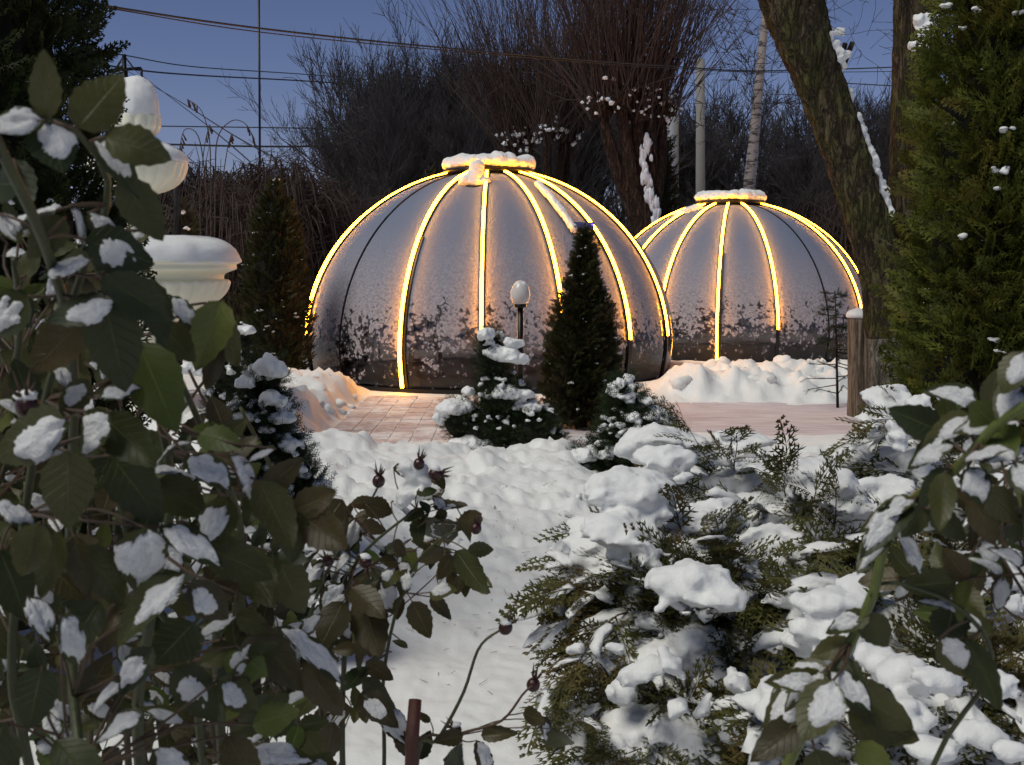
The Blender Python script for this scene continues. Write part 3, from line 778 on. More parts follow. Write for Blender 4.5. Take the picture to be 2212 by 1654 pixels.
# pale shed beyond the thicket
p = at(712, 545, 60); mb = MB().add(*box(p[0] - 1.0, p[0] + 3.5, 60, 64, 0, 2.2)); sh = empty('pale_shed', (0, 0, 0)); tag(sh, 'pale low shed half hidden behind the bushes left of the dome', 'shed')
mb.build('wall', M['concrete'], sh, smooth=False)
MB().add(*box(p[0] - 1.3, p[0] + 3.8, 59.7, 64.3, 2.2, 2.42)).build('roof', M['snow_far'], sh, smooth=False)
MB().add(*box(p[0] - .4, p[0] + .5, 59.96, 60.0, .9, 1.7)).build('window', M['dark_metal'], sh, smooth=False)

# ------------------------------------------------------------------ bare trees
def grow(h, seed, spread=0.5, levels=5, r0=0.16, kids=(4, 4, 4, 4), up=0.25, trunk=.35, wig=.16, lenf=.62):
    rg = np.random.default_rng(seed)
    tr, br = [], []
    L0 = h * trunk
    def chain(p, d, L, r, n, store):
        pts = [p]
        for k in range(n):
            d = nrm(d + rg.normal(0, wig, 3) + np.array([0, 0, up * .12])); q = pts[-1] + d * L / n
            ra, rb = r * (1 - .35 * k / n), r * (1 - .35 * (k + 1) / n)
            store.append((pts[-1], q, ra, rb)); pts.append(q)
        return pts, d
    pts, d = chain(np.zeros(3), np.array([0, 0, 1.0]), L0, r0, 4, tr)
    act = [(pts[-1], d, L0 * 1.0, r0 * .66, 1)]
    # a leader that carries on
    front = [(pts, d, L0, r0)]
    for lev in range(1, levels):
        nf = []
        for pts, d, L, r in front:
            nk = kids[min(lev - 1, len(kids) - 1)]
            for c in range(nk):
                fpos = rg.uniform(.35, 1.0) if c < nk - 1 else 1.0
                idx = min(int(fpos * (len(pts) - 1)), len(pts) - 1); p = pts[idx]
                ax = nrm(rg.normal(0, 1, 3)); side = nrm(np.cross(d, ax))
                sp = spread * rg.uniform(.6, 1.3) * (1 if c < nk - 1 else .35)
                nd = nrm(d * math.cos(sp) + side * math.sin(sp) + np.array([0, 0, up]))
                Lk = L * rg.uniform(.7, 1.05) * (lenf / .62) * .78; rk = max(r * .52, .013)
                ps, dd = chain(p, nd, Lk, rk, 3 if lev < levels - 1 else 2, tr if lev == 1 else br)
                nf.append((ps, dd, Lk, rk))
        front = nf
    def arr(s): return [np.array([q[i] for q in s]) for i in range(4)]
    return arr(tr), arr(br)

def bare_tree_meshes(name, h, seed, mt, mc, **k):
    t_, b_ = grow(h, seed, **k)
    top = np.percentile(b_[1][:, 2], 99); s = h / top
    me = []
    for nm, (a, b, ra, rb), sd, m in (('trunk', t_, 6, mt), ('crown', b_, 3, mc)):
        V, F = sticks(a * s, b * s, ra, rb, sd); me.append(MB().add(V, F).mesh(nm, m))
    return me
BT = [bare_tree_meshes('t', 10, 11 + i, M['bark_dark'], M['shoots_dark'], spread=.52, levels=7, r0=.17, kids=(5, 5, 4, 4, 3, 3), up=.16 + .05 * i, trunk=.26) for i in range(3)]
def bare_tree(i, px, D, ytop, label, rz, wide=1.0, mats=None, name='bare_tree', group='bare trees behind the domes'):
    top = at(px, ytop, D); s = top[2] / 10.0
    e = empty(name, (top[0], D, 0), rz); e.scale = (s * wide, s * wide, s); tag(e, label, 'tree', group)
    for me in BT[i % 3]:
        o = obj(me.name.split('.')[0], me, e)
    return e
spots = [(850, 52, 130), (865, 48, 118), (900, 50, 100), (925, 47, 92), (990, 52, 80), (1050, 50, 72), (1110, 55, 80), (1170, 50, 100), (840, 50, 170), (900, 49, 120), (970, 50, 110), (1030, 53, 100), (800, 60, 230), (815, 44, 215), (870, 42, 200), (940, 43, 190), (1040, 42, 210), (1130, 42, 230), (1240, 46, 140), (1330, 46, 160), (1560, 52, 150), (1700, 56, 190), (1780, 54, 150), (1860, 52, 220), (1930, 50, 210), (740, 66, 300), (1420, 48, 210), (1500, 48, 230), (1620, 48, 240), (1740, 46, 260)]
for k, (px, D, yt) in enumerate(spots):
    where = 'in the tall dark clump left of the willows' if px < 1180 else ('behind the pollard willows' if px < 1480 else 'between the poles and the forked tree')
    bare_tree(k, px, D, yt, 'bare dark tree ' + where, k * 1.7, .85 if px < 1180 else 1.0, group='bare trees ' + where)
# far wood: nobody could count its trees
def far_wood():
    n = 5200; ang = rng.uniform(-34, 34, n); D = rng.uniform(75, 150, n)
    px = CX + np.tan(R(1) * ang) * FD
    x = np.tan(R(1) * ang) * D
    top = 3.0 + 4.5 * (0.5 + 0.5 * fbm(np.stack([x * .03, x * 0, x * 0], -1), 3)); top = np.where(px < 640, 5.0, top * 1.5)
    P0 = np.stack([x, D, np.zeros(n)], -1); mb = MB()
    hh = top * rng.uniform(.5, 1.05, n)
    P1 = P0 + np.stack([rng.normal(0, .5, n), rng.normal(0, .5, n), hh], -1)
    mb.add(*sticks(P0, P1, .10, .03))
    for r_ in range(9):
        f = rng.uniform(.15, .95, n)[:, None]; A = P0 + (P1 - P0) * f; B = A + np.stack([rng.normal(0, .9, n), rng.normal(0, .9, n), rng.uniform(.6, 2.0, n)], -1)
        mb.add(*sticks(A, B, .045, .02))
    mb.build('far_wood', M['shoots_dark'], kind='stuff')
far_wood()
V = []; xs = np.linspace(-320, 320, 120)
rows = []
for yy, hh in ((150, 0), (175, 4.5), (230, 7.5), (320, 0)):
    rows.append(np.stack([xs, np.full_like(xs, yy), hh * (0.75 + .5 * fbm(np.stack([xs * .02, xs * 0 + yy, xs * 0], -1), 3)) * (0.6 + .4 * sstep(-40, 40, xs))], -1))
V = np.stack(rows).reshape(-1, 3); i = np.arange(3)[:, None] * 120; j = np.arange(119)[None]
MB().add(V, np.stack([i + j, i + j + 1, i + 121 + j, i + 120 + j], -1).reshape(-1, 4)).build('wooded_hill', m_plain('far_woods', (0.022, 0.02, 0.026), .95, sc=.4, var=.5), kind='structure')

# brown thicket behind the fountain
def thicket_mesh(seed, h, w, n, droop):
    rg = np.random.default_rng(seed); mb = MB()
    for k in range(n):
        a, q = rg.uniform(0, 2 * math.pi), rg.uniform(0.1, 1) ** .7
        p0 = np.array([rg.normal(0, w * .2), rg.normal(0, w * .2), 0]); hh = h * rg.uniform(.6, 1.05)
        e = np.array([math.cos(a) * w * q, math.sin(a) * w * q, hh * (1 - .25 * q)])
        m1 = p0 + (e - p0) * np.array([.45, .45, .7]); e2 = e + np.array([math.cos(a), math.sin(a), 0]) * w * .25 - np.array([0, 0, droop * h * rg.uniform(.1, .6)])
        P = spline([p0, m1, e, e2], 7); mb.add(*sticks(P[:-1], P[1:], .014, .010))
        for _ in range(5):
            i = rg.integers(2, 6); d = np.array([rg.normal(0, .3), rg.normal(0, .3), rg.uniform(-.3 * droop, .45)]) * h * .22
            mb.add(*sticks([P[i]], [P[i] + d], .008, .005))
    return mb
TH = [thicket_mesh(s, 3.2, 1.3, 420, dr).mesh('branches', m) for s, dr, m in ((1, .9, M['shoots_brown']), (2, .2, M['shoots_dark']), (3, .7, M['shoots_brown']))]
for k, (px, D, yt, i, lab) in enumerate(((440, 26, 335, 0, 'brown drooping thicket right behind the fountain'), (500, 24, 380, 2, 'brown bare bush between the fountain and the mast'), (610, 26, 325, 0, 'arching brown bush around the foot of the mast'), (690, 28, 420, 1, 'dark bare bush at the left shoulder of the dome'), (560, 30, 330, 2, 'brown bush rising behind the columnar thuja'), (380, 30, 360, 1, 'dark bare bush seen past the upper bowl of the fountain'), (760, 30, 430, 0, 'brown bush above the left curve of the dome'), (860, 32, 400, 2, 'bare brush above the crown of the dome'), (1770, 28, 400, 2, 'brown bare bush right above the second dome'), (1840, 26, 430, 0, 'brown bare bush between second dome and forked trunk'))):
    t_ = at(px, yt, D); s = t_[2] / 3.2
    e = empty('bare_bush', (t_[0], D, 0), k * 1.3); e.scale = (s, s, s); tag(e, lab, 'bush', 'bare bushes behind the garden')
    obj('branches', TH[i], e, kind='stuff')

# pollard willows
def willow(px, D, head_y, base_px, r, nshoot, L, label, knobs, seed, fan=1.0):
    rg = np.random.default_rng(seed); b = at(base_px, 640, D); hd = at(px, head_y, D)
    w = empty('pollard_willow', (b[0], D, 0)); tag(w, label, 'tree', 'pollard willows'); o = np.array([b[0], D, 0])
    mb = MB(); crown = hd - o; ends = []
    fork = crown * np.array([.45, .45, .5])
    for k, (dx, dz, rr) in enumerate(knobs):
        e = crown + np.array([dx, rg.normal(0, .25), dz]); ends.append(e)
        P = spline([(0, 0, -.2), fork * .6, fork + np.array([dx * .25, 0, 0]), (fork + e) / 2 + np.array([dx * .2, 0, 0]), e], 26)
        add_tube(mb, P, np.linspace(r * .60, rr * .75, 26), 14, rough=.16, rs=3)
        mb.add(*lump(e, (rr * 1.9, rr * 1.9, rr * 1.5), k + seed, .5, 3, ICO3))
    mb.build('trunk', M['bark_brown'], w)
    mb = MB(); A, B, R0 = [], [], []
    for k in range(nshoot):
        e = ends[rg.integers(len(ends))]; p = e + rg.normal(0, .18, 3)
        az = rg.uniform(0, 2 * math.pi); ti = abs(rg.normal(0, .42)) * fan
        d = np.array([math.sin(ti) * math.cos(az) + (e - crown)[0] * .35 * fan, math.sin(ti) * math.sin(az), math.cos(ti)])
        l = L * rg.uniform(.45, 1.1); q = p; n = 5
        for s in range(n):
            d = nrm(d + rg.normal(0, .06, 3) + np.array([0, 0, .05])); q2 = q + d * l / n; A.append(q); B.append(q2); R0.append(.014 * (1 - s / n * .75))
            if s > 0 and rg.random() < .8:
                dd = nrm(d + rg.normal(0, .4, 3)); A.append(q2); B.append(q2 + dd * l * .16); R0.append(.006)
            q = q2
    R0 = np.array(R0); mb.add(*sticks(A, B, R0, R0 * .8)); mb.build('shoots', M['shoots'], w, kind='stuff')
    mb = MB()
    for k in range(110):
        e = ends[rg.integers(len(ends))]; p = e + rg.normal(0, .17, 3) + np.array([0, -.1, .10]); q = rg.uniform(.02, .065); mb.add(*lump(p, (q, q, q * .8), k, .6, 3, ICO2))
    for k in range(60):
        f = rg.uniform(.28, .85); wob = .07 * math.sin(f * 15); p = fork * min(1, f * 2) + (crown - fork) * max(0, f * 2 - 1) + np.array([r * .35 + wob + rg.normal(0, .05), -r * .70, 0]); q = rg.uniform(.03, .07); mb.add(*lump(p, (q, q * .5, q * 2.4), k, .6, 3, ICO2))
    mb.build('snow_patches', M['snow_far'], w, kind='stuff')
willow(1370, 26, 225, 1412, .40, 560, 4.6, 'large leaning pollard willow with snow in its fork, between the two domes', [(-.75, -.1, .13), (-.35, .12, .14), (0, .2, .15), (.35, .1, .14), (.65, -.15, .12), (.1, -.25, .12)], 5)
willow(1172, 30, 300, 1185, .30, 430, 4.8, 'smaller many-stemmed pollard willow rising behind the snow-capped dome top', [(-.75, -.1, .10), (-.35, .0, .10), (0.1, .05, .11), (.5, 0, .10), (.75, .1, .09)], 6, .9)

def birch():
    P = spline([at(x, y, 30) for x, y in ((1622, 620), (1618, 430), (1626, 330), (1638, 200), (1648, 90), (1662, -60), (1672, -200))], 40)
    f = empty('birch_tree', (P[0][0], 30, 0)); tag(f, 'slender pale birch between the utility pole and the leaning trunk', 'tree'); o = np.array([P[0][0], 30, 0])
    t = NT('birch_bark'); v = t.obj((1, 1, 5)); n = t.noise(2.2, 5, .7, v)
    m = t.done(t.pbr(t.mix(t.rng(n, .52, .60), (.34, .30, .29), (.05, .04, .04)), .7))
    mb = MB(); add_tube(mb, P - o, np.linspace(.17, .06, 40), 10, rough=.05); mb.build('trunk', m, f)
    A, B = [], []
    for k in range(46):
        i = rng.integers(12, 38); p = P[i] - o; d = nrm(np.array([rng.normal(0, 1), rng.normal(0, .6), rng.uniform(.4, 1.4)])); q = p
        for s in range(5):
            d = nrm(d + rng.normal(0, .2, 3)); q2 = q + d * .42; A.append(q); B.append(q2)
            for _ in range(3):
                A.append(q2); B.append(q2 + nrm(d + rng.normal(0, .7, 3)) * .45)
            q = q2
    mb = MB().add(*sticks(A, B, .009, .005)); mb.build('crown', M['shoots_dark'], f)
birch()

# ------------------------------------------------------------------ the forked tree on the right
def forked_tree():
    D = 11.3; b = at(1930, 945, D); o = np.array([b[0], D, 0]); f = empty('forked_tree', tuple(o)); tag(f, 'big mossy forked tree trunk leaning left with snow along its upper side', 'tree')
    k = D / FD
    L = [(1690, -90, 66), (1722, 40, 56), (1764, 160, 46), (1812, 290, 43), (1850, 400, 42), (1880, 500, 41), (1904, 600, 40), (1916, 700, 42), (1924, 820, 40), (1930, 930, 46), (1930, 965, 52)]
    P = spline([at(x, y, D) for x, y, r in L], 240) - o; r = spline([(q[2] * k, 0, 0) for q in L], 240)[:, 0]
    mb = MB(); add_tube(mb, P[::-1], r[::-1], 64, rough=.16, rs=13); mb.build('leaning_trunk', M['bark'], f)
    Q = [(1985, -90, 45), (1978, 60, 42), (1972, 200, 40), (1966, 330, 38), (1958, 450, 38), (1948, 580, 38), (1945, 700, 40), (1946, 850, 40), (1948, 960, 44)]
    P2 = spline([at(x, y, D + .28) for x, y, r in Q], 110) - o; r2 = spline([(q[2] * k, 0, 0) for q in Q], 110)[:, 0]
    mb = MB(); add_tube(mb, P2[::-1], r2[::-1], 56, rough=.16, rs=13); mb.build('upright_trunk', M['bark'], f)
    # whitewash band low down: a thin skin over both trunks
    i0 = np.where(P[:, 2] < .92)[0]; mb = MB(); add_tube(mb, P[i0][::-1], r[i0][::-1] + .006, 64, rough=.16, rs=13, cap=False)
    i1 = np.where(P2[:, 2] < .86)[0]; add_tube(mb, P2[i1][::-1], r2[i1][::-1] + .006, 56, rough=.16, rs=13, cap=False); mb.build('whitewash_band', M['whitewash'], f)
    mb = MB()
    for px, py, ex, ey in ((1822, 140, 1842, 92), (1814, 138, 1826, 94)):
        add_tube(mb, [at(px - 20, py + 40, D) - o, at(px, py, D) - o, at(ex, ey, D) - o], [.035, .03, .022], 8, rough=.1)
    mb.build('broken_stub', M['bark'], f)
    for nm, PP, rr_, y0, y1, am in (('snow', P, r, 18, 82, 1),):
        mb = MB()
        for i in range(len(PP)):
            z = PP[i][2]
            if 1.95 < z < 3.75:
                T = nrm(PP[min(i + 1, len(PP) - 1)] - PP[i - 1]); N = nrm(np.cross(T, [0, 1, 0])); N = N if N[0] > 0 else -N
                for q in range(2):
                    s = (.042 + .016 * math.sin(i * 1.3)) * (1 if z < 2.9 else .75) * rng.uniform(.75, 1.15)
                    if z > 2.9 and (math.sin(z * 23) + rng.normal(0, .4)) < 0: continue
                    mb.add(*lump(PP[i] + N * (rr_[i] + .012) + rng.normal(0, .014, 3), (s, s * 1.3, s * 1.1), i, .35, 3, ICO2))
        for q in range(26):
            p = at(1808 + rng.normal(0, 9), 110 + rng.normal(0, 18), D - .1) - o; s = rng.uniform(.02, .05); mb.add(*lump(p, (s, s, s), q, .4, 3, ICO2))
        for q in range(26):
            p = at(2000 + rng.normal(0, 14), 68 + rng.normal(0, 18), D - .15) - o; s = rng.uniform(.03, .06); mb.add(*lump(p, (s, s, s), q, .4, 3, ICO2))
        rm(mb.build('snow_strip', M['snow'], f, kind='stuff'), .012, 1)
    A, B = [], []
    for k_ in range(34):
        p = at(rng.uniform(1745, 1960), rng.uniform(-60, 120), D + rng.uniform(-.5, .8)) - o; d = nrm(np.array([rng.normal(0, 1), rng.normal(0, .4), rng.normal(0.1, .6)])); q = p
        for s in range(7):
            d = nrm(d + rng.normal(0, .16, 3)); q2 = q + d * .14; A.append(q); B.append(q2)
            if rng.random() < .5: A.append(q2); B.append(q2 + nrm(d + rng.normal(0, .6, 3)) * .16)
            q = q2
    MB().add(*sticks(A, B, .0028, .0018)).build('twigs', M['shoots_dark'], f, kind='stuff')
forked_tree()

# ------------------------------------------------------------------ evergreen foliage
def blade_template(blades):
    """blades: (x0,y0,z0,x1,y1,z1,w) -> one diamond quad each, lying near the xy plane"""
    V, F = [], []
    for k, (a, b, w) in enumerate(blades):
        a, b = np.array(a, float), np.array(b, float); d = b - a; s = nrm(np.cross(d, [0, 0, 1.0])) * w; m_ = a + d * .45
        V += [a, m_ + s, b, m_ - s]; F.append([4 * k, 4 * k + 1, 4 * k + 2, 4 * k + 3])
    return np.array(V), np.array(F)

def frond(nside, nsub, w, droop=.18, ang=42, sub=.34, seed=0):
    rg = np.random.default_rng(seed); bl = []
    ax = lambda t: np.array([.05 * math.sin(t * 3 + seed), t, -droop * t * t])
    n = 5
    for i in range(n): bl.append((ax(i / n), ax((i + 1.12) / n), w * .8))
    for i in range(nside):
        t = .10 + .86 * i / (nside - 1)
        for s in (-1, 1):
            p = ax(t + s * .02); L = .44 * (1 - t) ** .65 * min(1, (t + .12) * 3) * rg.uniform(.75, 1.15) + .05
            a = R(ang + rg.normal(0, 5)); d = np.array([s * math.sin(a), math.cos(a), -.25 * rg.random()]); e = p + d * L
            bl.append((p, e, w))
            for j in range(nsub):
                u = (j + .7) / (nsub + .6); q = p + d * L * u; l2 = L * sub * (1.1 - u * .6) + .02
                for s2 in (-1, 1):
                    a2 = a * s + s2 * R(38); bl.append((q, q + np.array([math.sin(a2), math.cos(a2), -.1]) * l2, w * .9))
    return blade_template(bl)
FR_HEAVY = [frond(8, 2, .022, .30, sub=.42, seed=s) for s in range(3)]
FR_MED = [frond(7, 1, .030, .20, 36, .50, seed=s) for s in range(3)]
FR_LITE = [frond(5, 0, .055, .12, 34, seed=s) for s in range(2)]
def needle_shoot(n, w, ln, seed):
    rg = np.random.default_rng(seed); V, F = [], []
    bl = [((0, 0, 0), (0, .5, 0), .02), ((0, .48, 0), (0, 1, 0), .02)]
    Vs, Fs = blade_template(bl); V.append(Vs); F.append(Fs); c = len(Vs)
    for i in range(n):
        t = .05 + .95 * i / n; a = i * 2.4; rad = np.array([math.cos(a), 0, math.sin(a)]); e = np.array([0, t, 0]) + (rad * .8 + np.array([0, .7, 0])) * ln * rg.uniform(.8, 1.1)
        p = np.array([0, t, 0]); s = nrm(np.cross(e - p, [.3, .2, .9])) * w
        V.append(np.array([p, (p + e) / 2 + s, e, (p + e) / 2 - s])); F.append(np.array([[c, c + 1, c + 2, c + 3]])); c += 4
    return np.concatenate(V), np.concatenate(F)
NEEDLE = [needle_shoot(22, .022, .26, s) for s in range(2)]

def scatter(mb, tmpls, P, D, N, S):
    P, D, N, S = map(np.asarray, (P, D, N, S)); which = rng.integers(0, len(tmpls), len(P))
    for k, (tv, tf) in enumerate(tmpls):
        i = np.where(which == k)[0]
        if len(i): mb.add(*inst(tv, tf, basis(D[i], N[i], S[i]), P[i]))

def column_evergreen(name, c, prof, n, size, tm, mat, lab, cat, nsnow, face=None, snow_s=(.012, .035), core=.72, up=.9, group=None, vox=.012, lumpy=.12, spread=.5):
    """prof: list of (z, radius). foliage sprays on a lumpy column, a dark inner body and a trunk"""
    prof = np.array(prof, float); zmin, zmax = prof[0, 0], prof[-1, 0]
    e = empty(name, (c[0], c[1], 0)); tag(e, lab, cat, group)
    rad = lambda z: np.interp(z, prof[:, 0], prof[:, 1])
    def rr(z, a): return rad(z) * (1 + lumpy * 1.6 * fbm(np.stack([np.cos(a) * 1.6, np.sin(a) * 1.6, z * 3.1 + c[0] * 5], -1), 3))
    z = rng.uniform(zmin, zmax, n * 3); z = z[rng.random(len(z)) < (rad(z) / prof[:, 1].max() + .12)][:n]; n = len(z)
    a = rng.uniform(0, 2 * np.pi, n)
    if face is not None:      # more sprays where they can be seen
        a = np.where(rng.random(n) < .72, R(-90) + face + rng.normal(0, R(55), n), a)
    dep = np.where(rng.random(n) < .7, rng.uniform(.90, 1.04, n), rng.uniform(.70, .92, n)); r = rr(z, a) * dep
    out = np.stack([np.cos(a), np.sin(a), np.zeros(n)], -1); tan = np.stack([-np.sin(a), np.cos(a), np.zeros(n)], -1)
    P = out * (r - size * .35)[:, None].clip(0); P[:, 2] = z - size * .3
    D = nrm(out * rng.uniform(.45, 1.1, (n, 1)) + np.array([0, 0, up]) * rng.uniform(.3, 1.2, (n, 1)) + tan * rng.normal(0, spread, (n, 1)))
    N = nrm(tan * rng.choice([-1, 1], (n, 1)) + rng.normal(0, .5, (n, 3)) + out * .3)
    mb = MB(); scatter(mb, tm, P, D, N, size * rng.uniform(.6, 1.25, n)); mb.build('foliage', mat, e, kind='stuff', smooth=False)
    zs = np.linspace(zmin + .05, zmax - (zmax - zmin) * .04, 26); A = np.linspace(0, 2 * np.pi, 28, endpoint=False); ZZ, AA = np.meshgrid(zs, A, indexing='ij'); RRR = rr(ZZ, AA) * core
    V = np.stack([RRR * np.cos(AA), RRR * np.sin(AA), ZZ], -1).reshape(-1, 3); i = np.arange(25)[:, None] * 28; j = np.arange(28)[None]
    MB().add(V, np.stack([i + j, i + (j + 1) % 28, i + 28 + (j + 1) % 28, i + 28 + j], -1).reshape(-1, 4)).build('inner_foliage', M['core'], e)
    mb = MB(); add_tube(mb, [(0, 0, -.1), (0, 0, max(zmin, .1) + .3)], [.04, .03], 8); mb.build('trunk', M['bark_brown'], e)
    if nsnow:
        mb = MB()
        for k in range(nsnow):
            zz = rng.uniform(zmin, zmax); aa = R(-90) + (face or 0) + rng.normal(0, R(50)); r_ = float(rr(np.array([zz]), np.array([aa]))[0])
            p = np.array([math.cos(aa) * r_, math.sin(aa) * r_, zz]); s = rng.uniform(*snow_s)
            for q in range(3):
                mb.add(*lump(p + rng.normal(0, s * .8, 3) * np.array([1, 1, .3]), (s * rng.uniform(.7, 1.2), s * rng.uniform(.7, 1.2), s * .55), k + q, .35, 3, ICO2))
        rm(mb.build('snow_clumps', M['snow'], e, kind='stuff'), vox, 1)
    return e

# tall thuja on the right and on the left
p = at(2150, 560, 5.6)
column_evergreen('thuja_tree', (p[0] + .10, 5.75), [(.30, .36), (.6, .46), (1.2, .47), (2.0, .43), (2.8, .37), (3.6, .30), (4.1, .1)], 3900, .19, FR_MED, M['thuja'], 'tall green thuja with bits of snow filling the right edge', 'tree', 90, R(12), (.006, .022), vox=.007, spread=.8)
p = at(-130, 400, 4.6)
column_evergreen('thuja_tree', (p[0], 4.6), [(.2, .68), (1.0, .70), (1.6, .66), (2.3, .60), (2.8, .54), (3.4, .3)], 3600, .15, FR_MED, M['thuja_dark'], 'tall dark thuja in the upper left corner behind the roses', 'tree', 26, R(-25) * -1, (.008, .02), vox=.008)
column_evergreen('thuja_tree', (-1.55, -.25), [(.1, .5), (1.2, .55), (2.2, .5), (3.1, .3), (3.4, .1)], 900, .16, FR_LITE, M['thuja_dark'], 'added unseen thuja outside the left edge to shade the rose bush', 'tree', 0)  # out-of-view tree added only to throw shade on the rose bush
# thuja left of dome, thuja in front of the dome
p = at(600, 700, 14.9)
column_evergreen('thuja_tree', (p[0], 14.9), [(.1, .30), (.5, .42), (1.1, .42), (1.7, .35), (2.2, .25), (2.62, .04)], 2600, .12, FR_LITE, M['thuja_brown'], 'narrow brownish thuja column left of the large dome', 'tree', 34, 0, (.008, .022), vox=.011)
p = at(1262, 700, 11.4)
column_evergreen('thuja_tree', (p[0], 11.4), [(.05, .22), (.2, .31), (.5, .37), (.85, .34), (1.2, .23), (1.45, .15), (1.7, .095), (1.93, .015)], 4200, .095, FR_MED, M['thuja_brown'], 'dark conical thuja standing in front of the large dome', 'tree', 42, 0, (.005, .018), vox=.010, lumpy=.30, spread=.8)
p = at(1420, 400, 27.0)
column_evergreen('thuja_tree', (p[0], 27.0), [(.1, .45), (1.5, .5), (3.2, .4), (4.4, .3), (4.8, .05)], 1300, .25, FR_LITE, M['thuja_brown'], 'tall brown-green thuja tucked behind the leaning willow trunk', 'tree', 0)
p = at(926, 385, 24.0); column_evergreen('thuja_tree', (p[0], 24.0), [(.1, .4), (2.0, .35), (3.0, .2), (3.5, .03)], 500, .2, FR_LITE, M['thuja_brown'], 'small thuja tip peeking over the top of the large dome', 'tree', 0)
p = at(400, 470, 19.0); column_evergreen('thuja_tree', (p[0], 19.0), [(.1, .4), (1.2, .38), (2.0, .25), (2.6, .03)], 700, .16, FR_LITE, M['thuja_brown'], 'rusty green thuja right behind the fountain stem', 'tree', 10, 0, (.02, .05), vox=.02)

def yew(name, px, D, parts, n, lab, cat, snow, msz=.07, mat='yew', dirup=.5, small=60, tm=None):
    """parts: ellipsoids (px, py, half width px, half height px) filled with needled shoots; snow: (px,py,hw,hh) hero mounds"""
    k = D / FD; c = at(px, 800, D); o = np.array([c[0], D, 0]); e = empty(name, tuple(o)); tag(e, lab, cat, None)
    mb, sm, core = MB(), MB(), MB(); tot = sum(q[2] * q[3] for q in parts)
    for q in parts:
        cc = at(q[0], q[1], D) - o; a, b = q[2] * k, q[3] * k; dd = min(a, .9 * b + .1)
        m_ = int(n * q[2] * q[3] / tot); U = nrm(rng.normal(0, 1, (m_, 3))); U = np.where((U[:, 1:2] > .5), U * np.array([1, -1, 1]), U)
        r = rng.uniform(.6, 1.0, (m_, 1)); S = np.array([a, dd, b]); P = cc + U * r * S * .92
        D_ = nrm(U * 1.0 + np.array([0, 0, dirup]) + rng.normal(0, .28, (m_, 3))); N = nrm(rng.normal(0, 1, (m_, 3)))
        scatter(mb, tm or NEEDLE, P, D_, N, msz * rng.uniform(.7, 1.5, m_))
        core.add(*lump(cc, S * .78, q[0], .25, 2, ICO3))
        for _ in range(int(small * q[2] * q[3] / tot)):
            u = nrm(rng.normal(0, 1, 3)); u[2] = abs(u[2]) ** .6; u[1] = -abs(u[1]); u = nrm(u); s = rng.uniform(.25, .75) * msz * .62
            sm.add(*lump(cc + u * S * rng.uniform(.9, 1.03), (s * rng.uniform(.8, 1.5), s * 1.1, s * .7), _, .4, 3, ICO2))
    for q in snow:
        cc = at(q[0], q[1], D - (q[4] if len(q) > 4 else .12)) - o; a, b = q[2] * k, q[3] * k
        nl = max(3, int(q[2] / max(q[3], 1) * 2.2))
        for j in range(nl):
            t_ = (j + .5) / nl * 2 - 1; hh = b * math.sqrt(max(.12, 1 - t_ * t_ * .75))
            sm.add(*lump(cc + np.array([t_ * a * .72, rng.normal(0, b * .3), rng.normal(0, b * .12)]), (a / nl * 1.9, hh * 1.15, hh * .85), j + q[0], .28, 2.2, ICO3, .7))
    mb.build('foliage', M[mat], e, kind='stuff', smooth=False); core.build('inner_foliage', M['core'], e)
    tr = MB(); add_tube(tr, [(0, 0, -.05), (0, 0, .25)], .03, 8); tr.build('trunk', M['bark_brown'], e)
    if sm.n: rm(sm.build('snow_load', M['snow'], e, kind='stuff'), max(.006, D * .0009), 2)
    return e

yew('dwarf_conifer', 1080, 9.9, [(1062, 775, 36, 75), (1085, 860, 62, 60), (1000, 905, 52, 50), (1140, 925, 75, 65), (1060, 930, 70, 50), (1190, 950, 34, 36)], 2600,
    'dark dwarf conifer under thick snow pads in front of the dome door', 'shrub',
    [(1050, 722, 18, 20), (1093, 770, 48, 22), (1110, 745, 20, 16), (1100, 853, 58, 24), (1140, 880, 30, 16), (983, 886, 44, 24), (1020, 958, 42, 24), (1012, 845, 14, 14), (950, 905, 14, 16)], small=110)
yew('snowy_yew', 1365, 8.3, [(1352, 870, 40, 55), (1375, 935, 85, 65), (1330, 985, 70, 40), (1255, 1010, 34, 40), (1410, 990, 55, 40), (1262, 1070, 30, 40)], 2400,
    'spiky yew with snow dusted along every branch right of the bank', 'shrub',
    [(1395, 868, 16, 12), (1352, 940, 22, 14), (1410, 900, 14, 12), (1375, 905, 18, 10), (1262, 985, 32, 24), (1275, 1030, 22, 16), (1430, 960, 26, 9), (1340, 830, 9, 16)], small=200, msz=.085, dirup=.35)
yew('small_spruce', 575, 5.7, [(572, 830, 42, 60), (565, 905, 75, 60), (600, 980, 75, 60), (640, 1060, 70, 60), (570, 1080, 60, 60), (650, 1150, 60, 50)], 2800,
    'dark conical spruce with snow clots left of the bank', 'shrub',
    [(585, 800, 34, 30), (530, 830, 20, 20), (590, 862, 26, 24), (545, 900, 18, 16), (610, 905, 26, 20), (625, 960, 22, 16), (575, 930, 16, 14), (640, 1015, 22, 14), (660, 1100, 26, 14), (590, 1010, 20, 14), (650, 1170, 40, 24), (610, 1070, 22, 16)], small=200, msz=.06)
yew('small_spruce', 520, 9.6, [(522, 740, 26, 50), (500, 820, 40, 60), (480, 880, 40, 60)], 900,
    'small snowy conifer behind the conical spruce under the fountain', 'shrub', [(528, 715, 20, 16), (505, 760, 14, 12), (430, 800, 40, 22)], small=70, msz=.06)
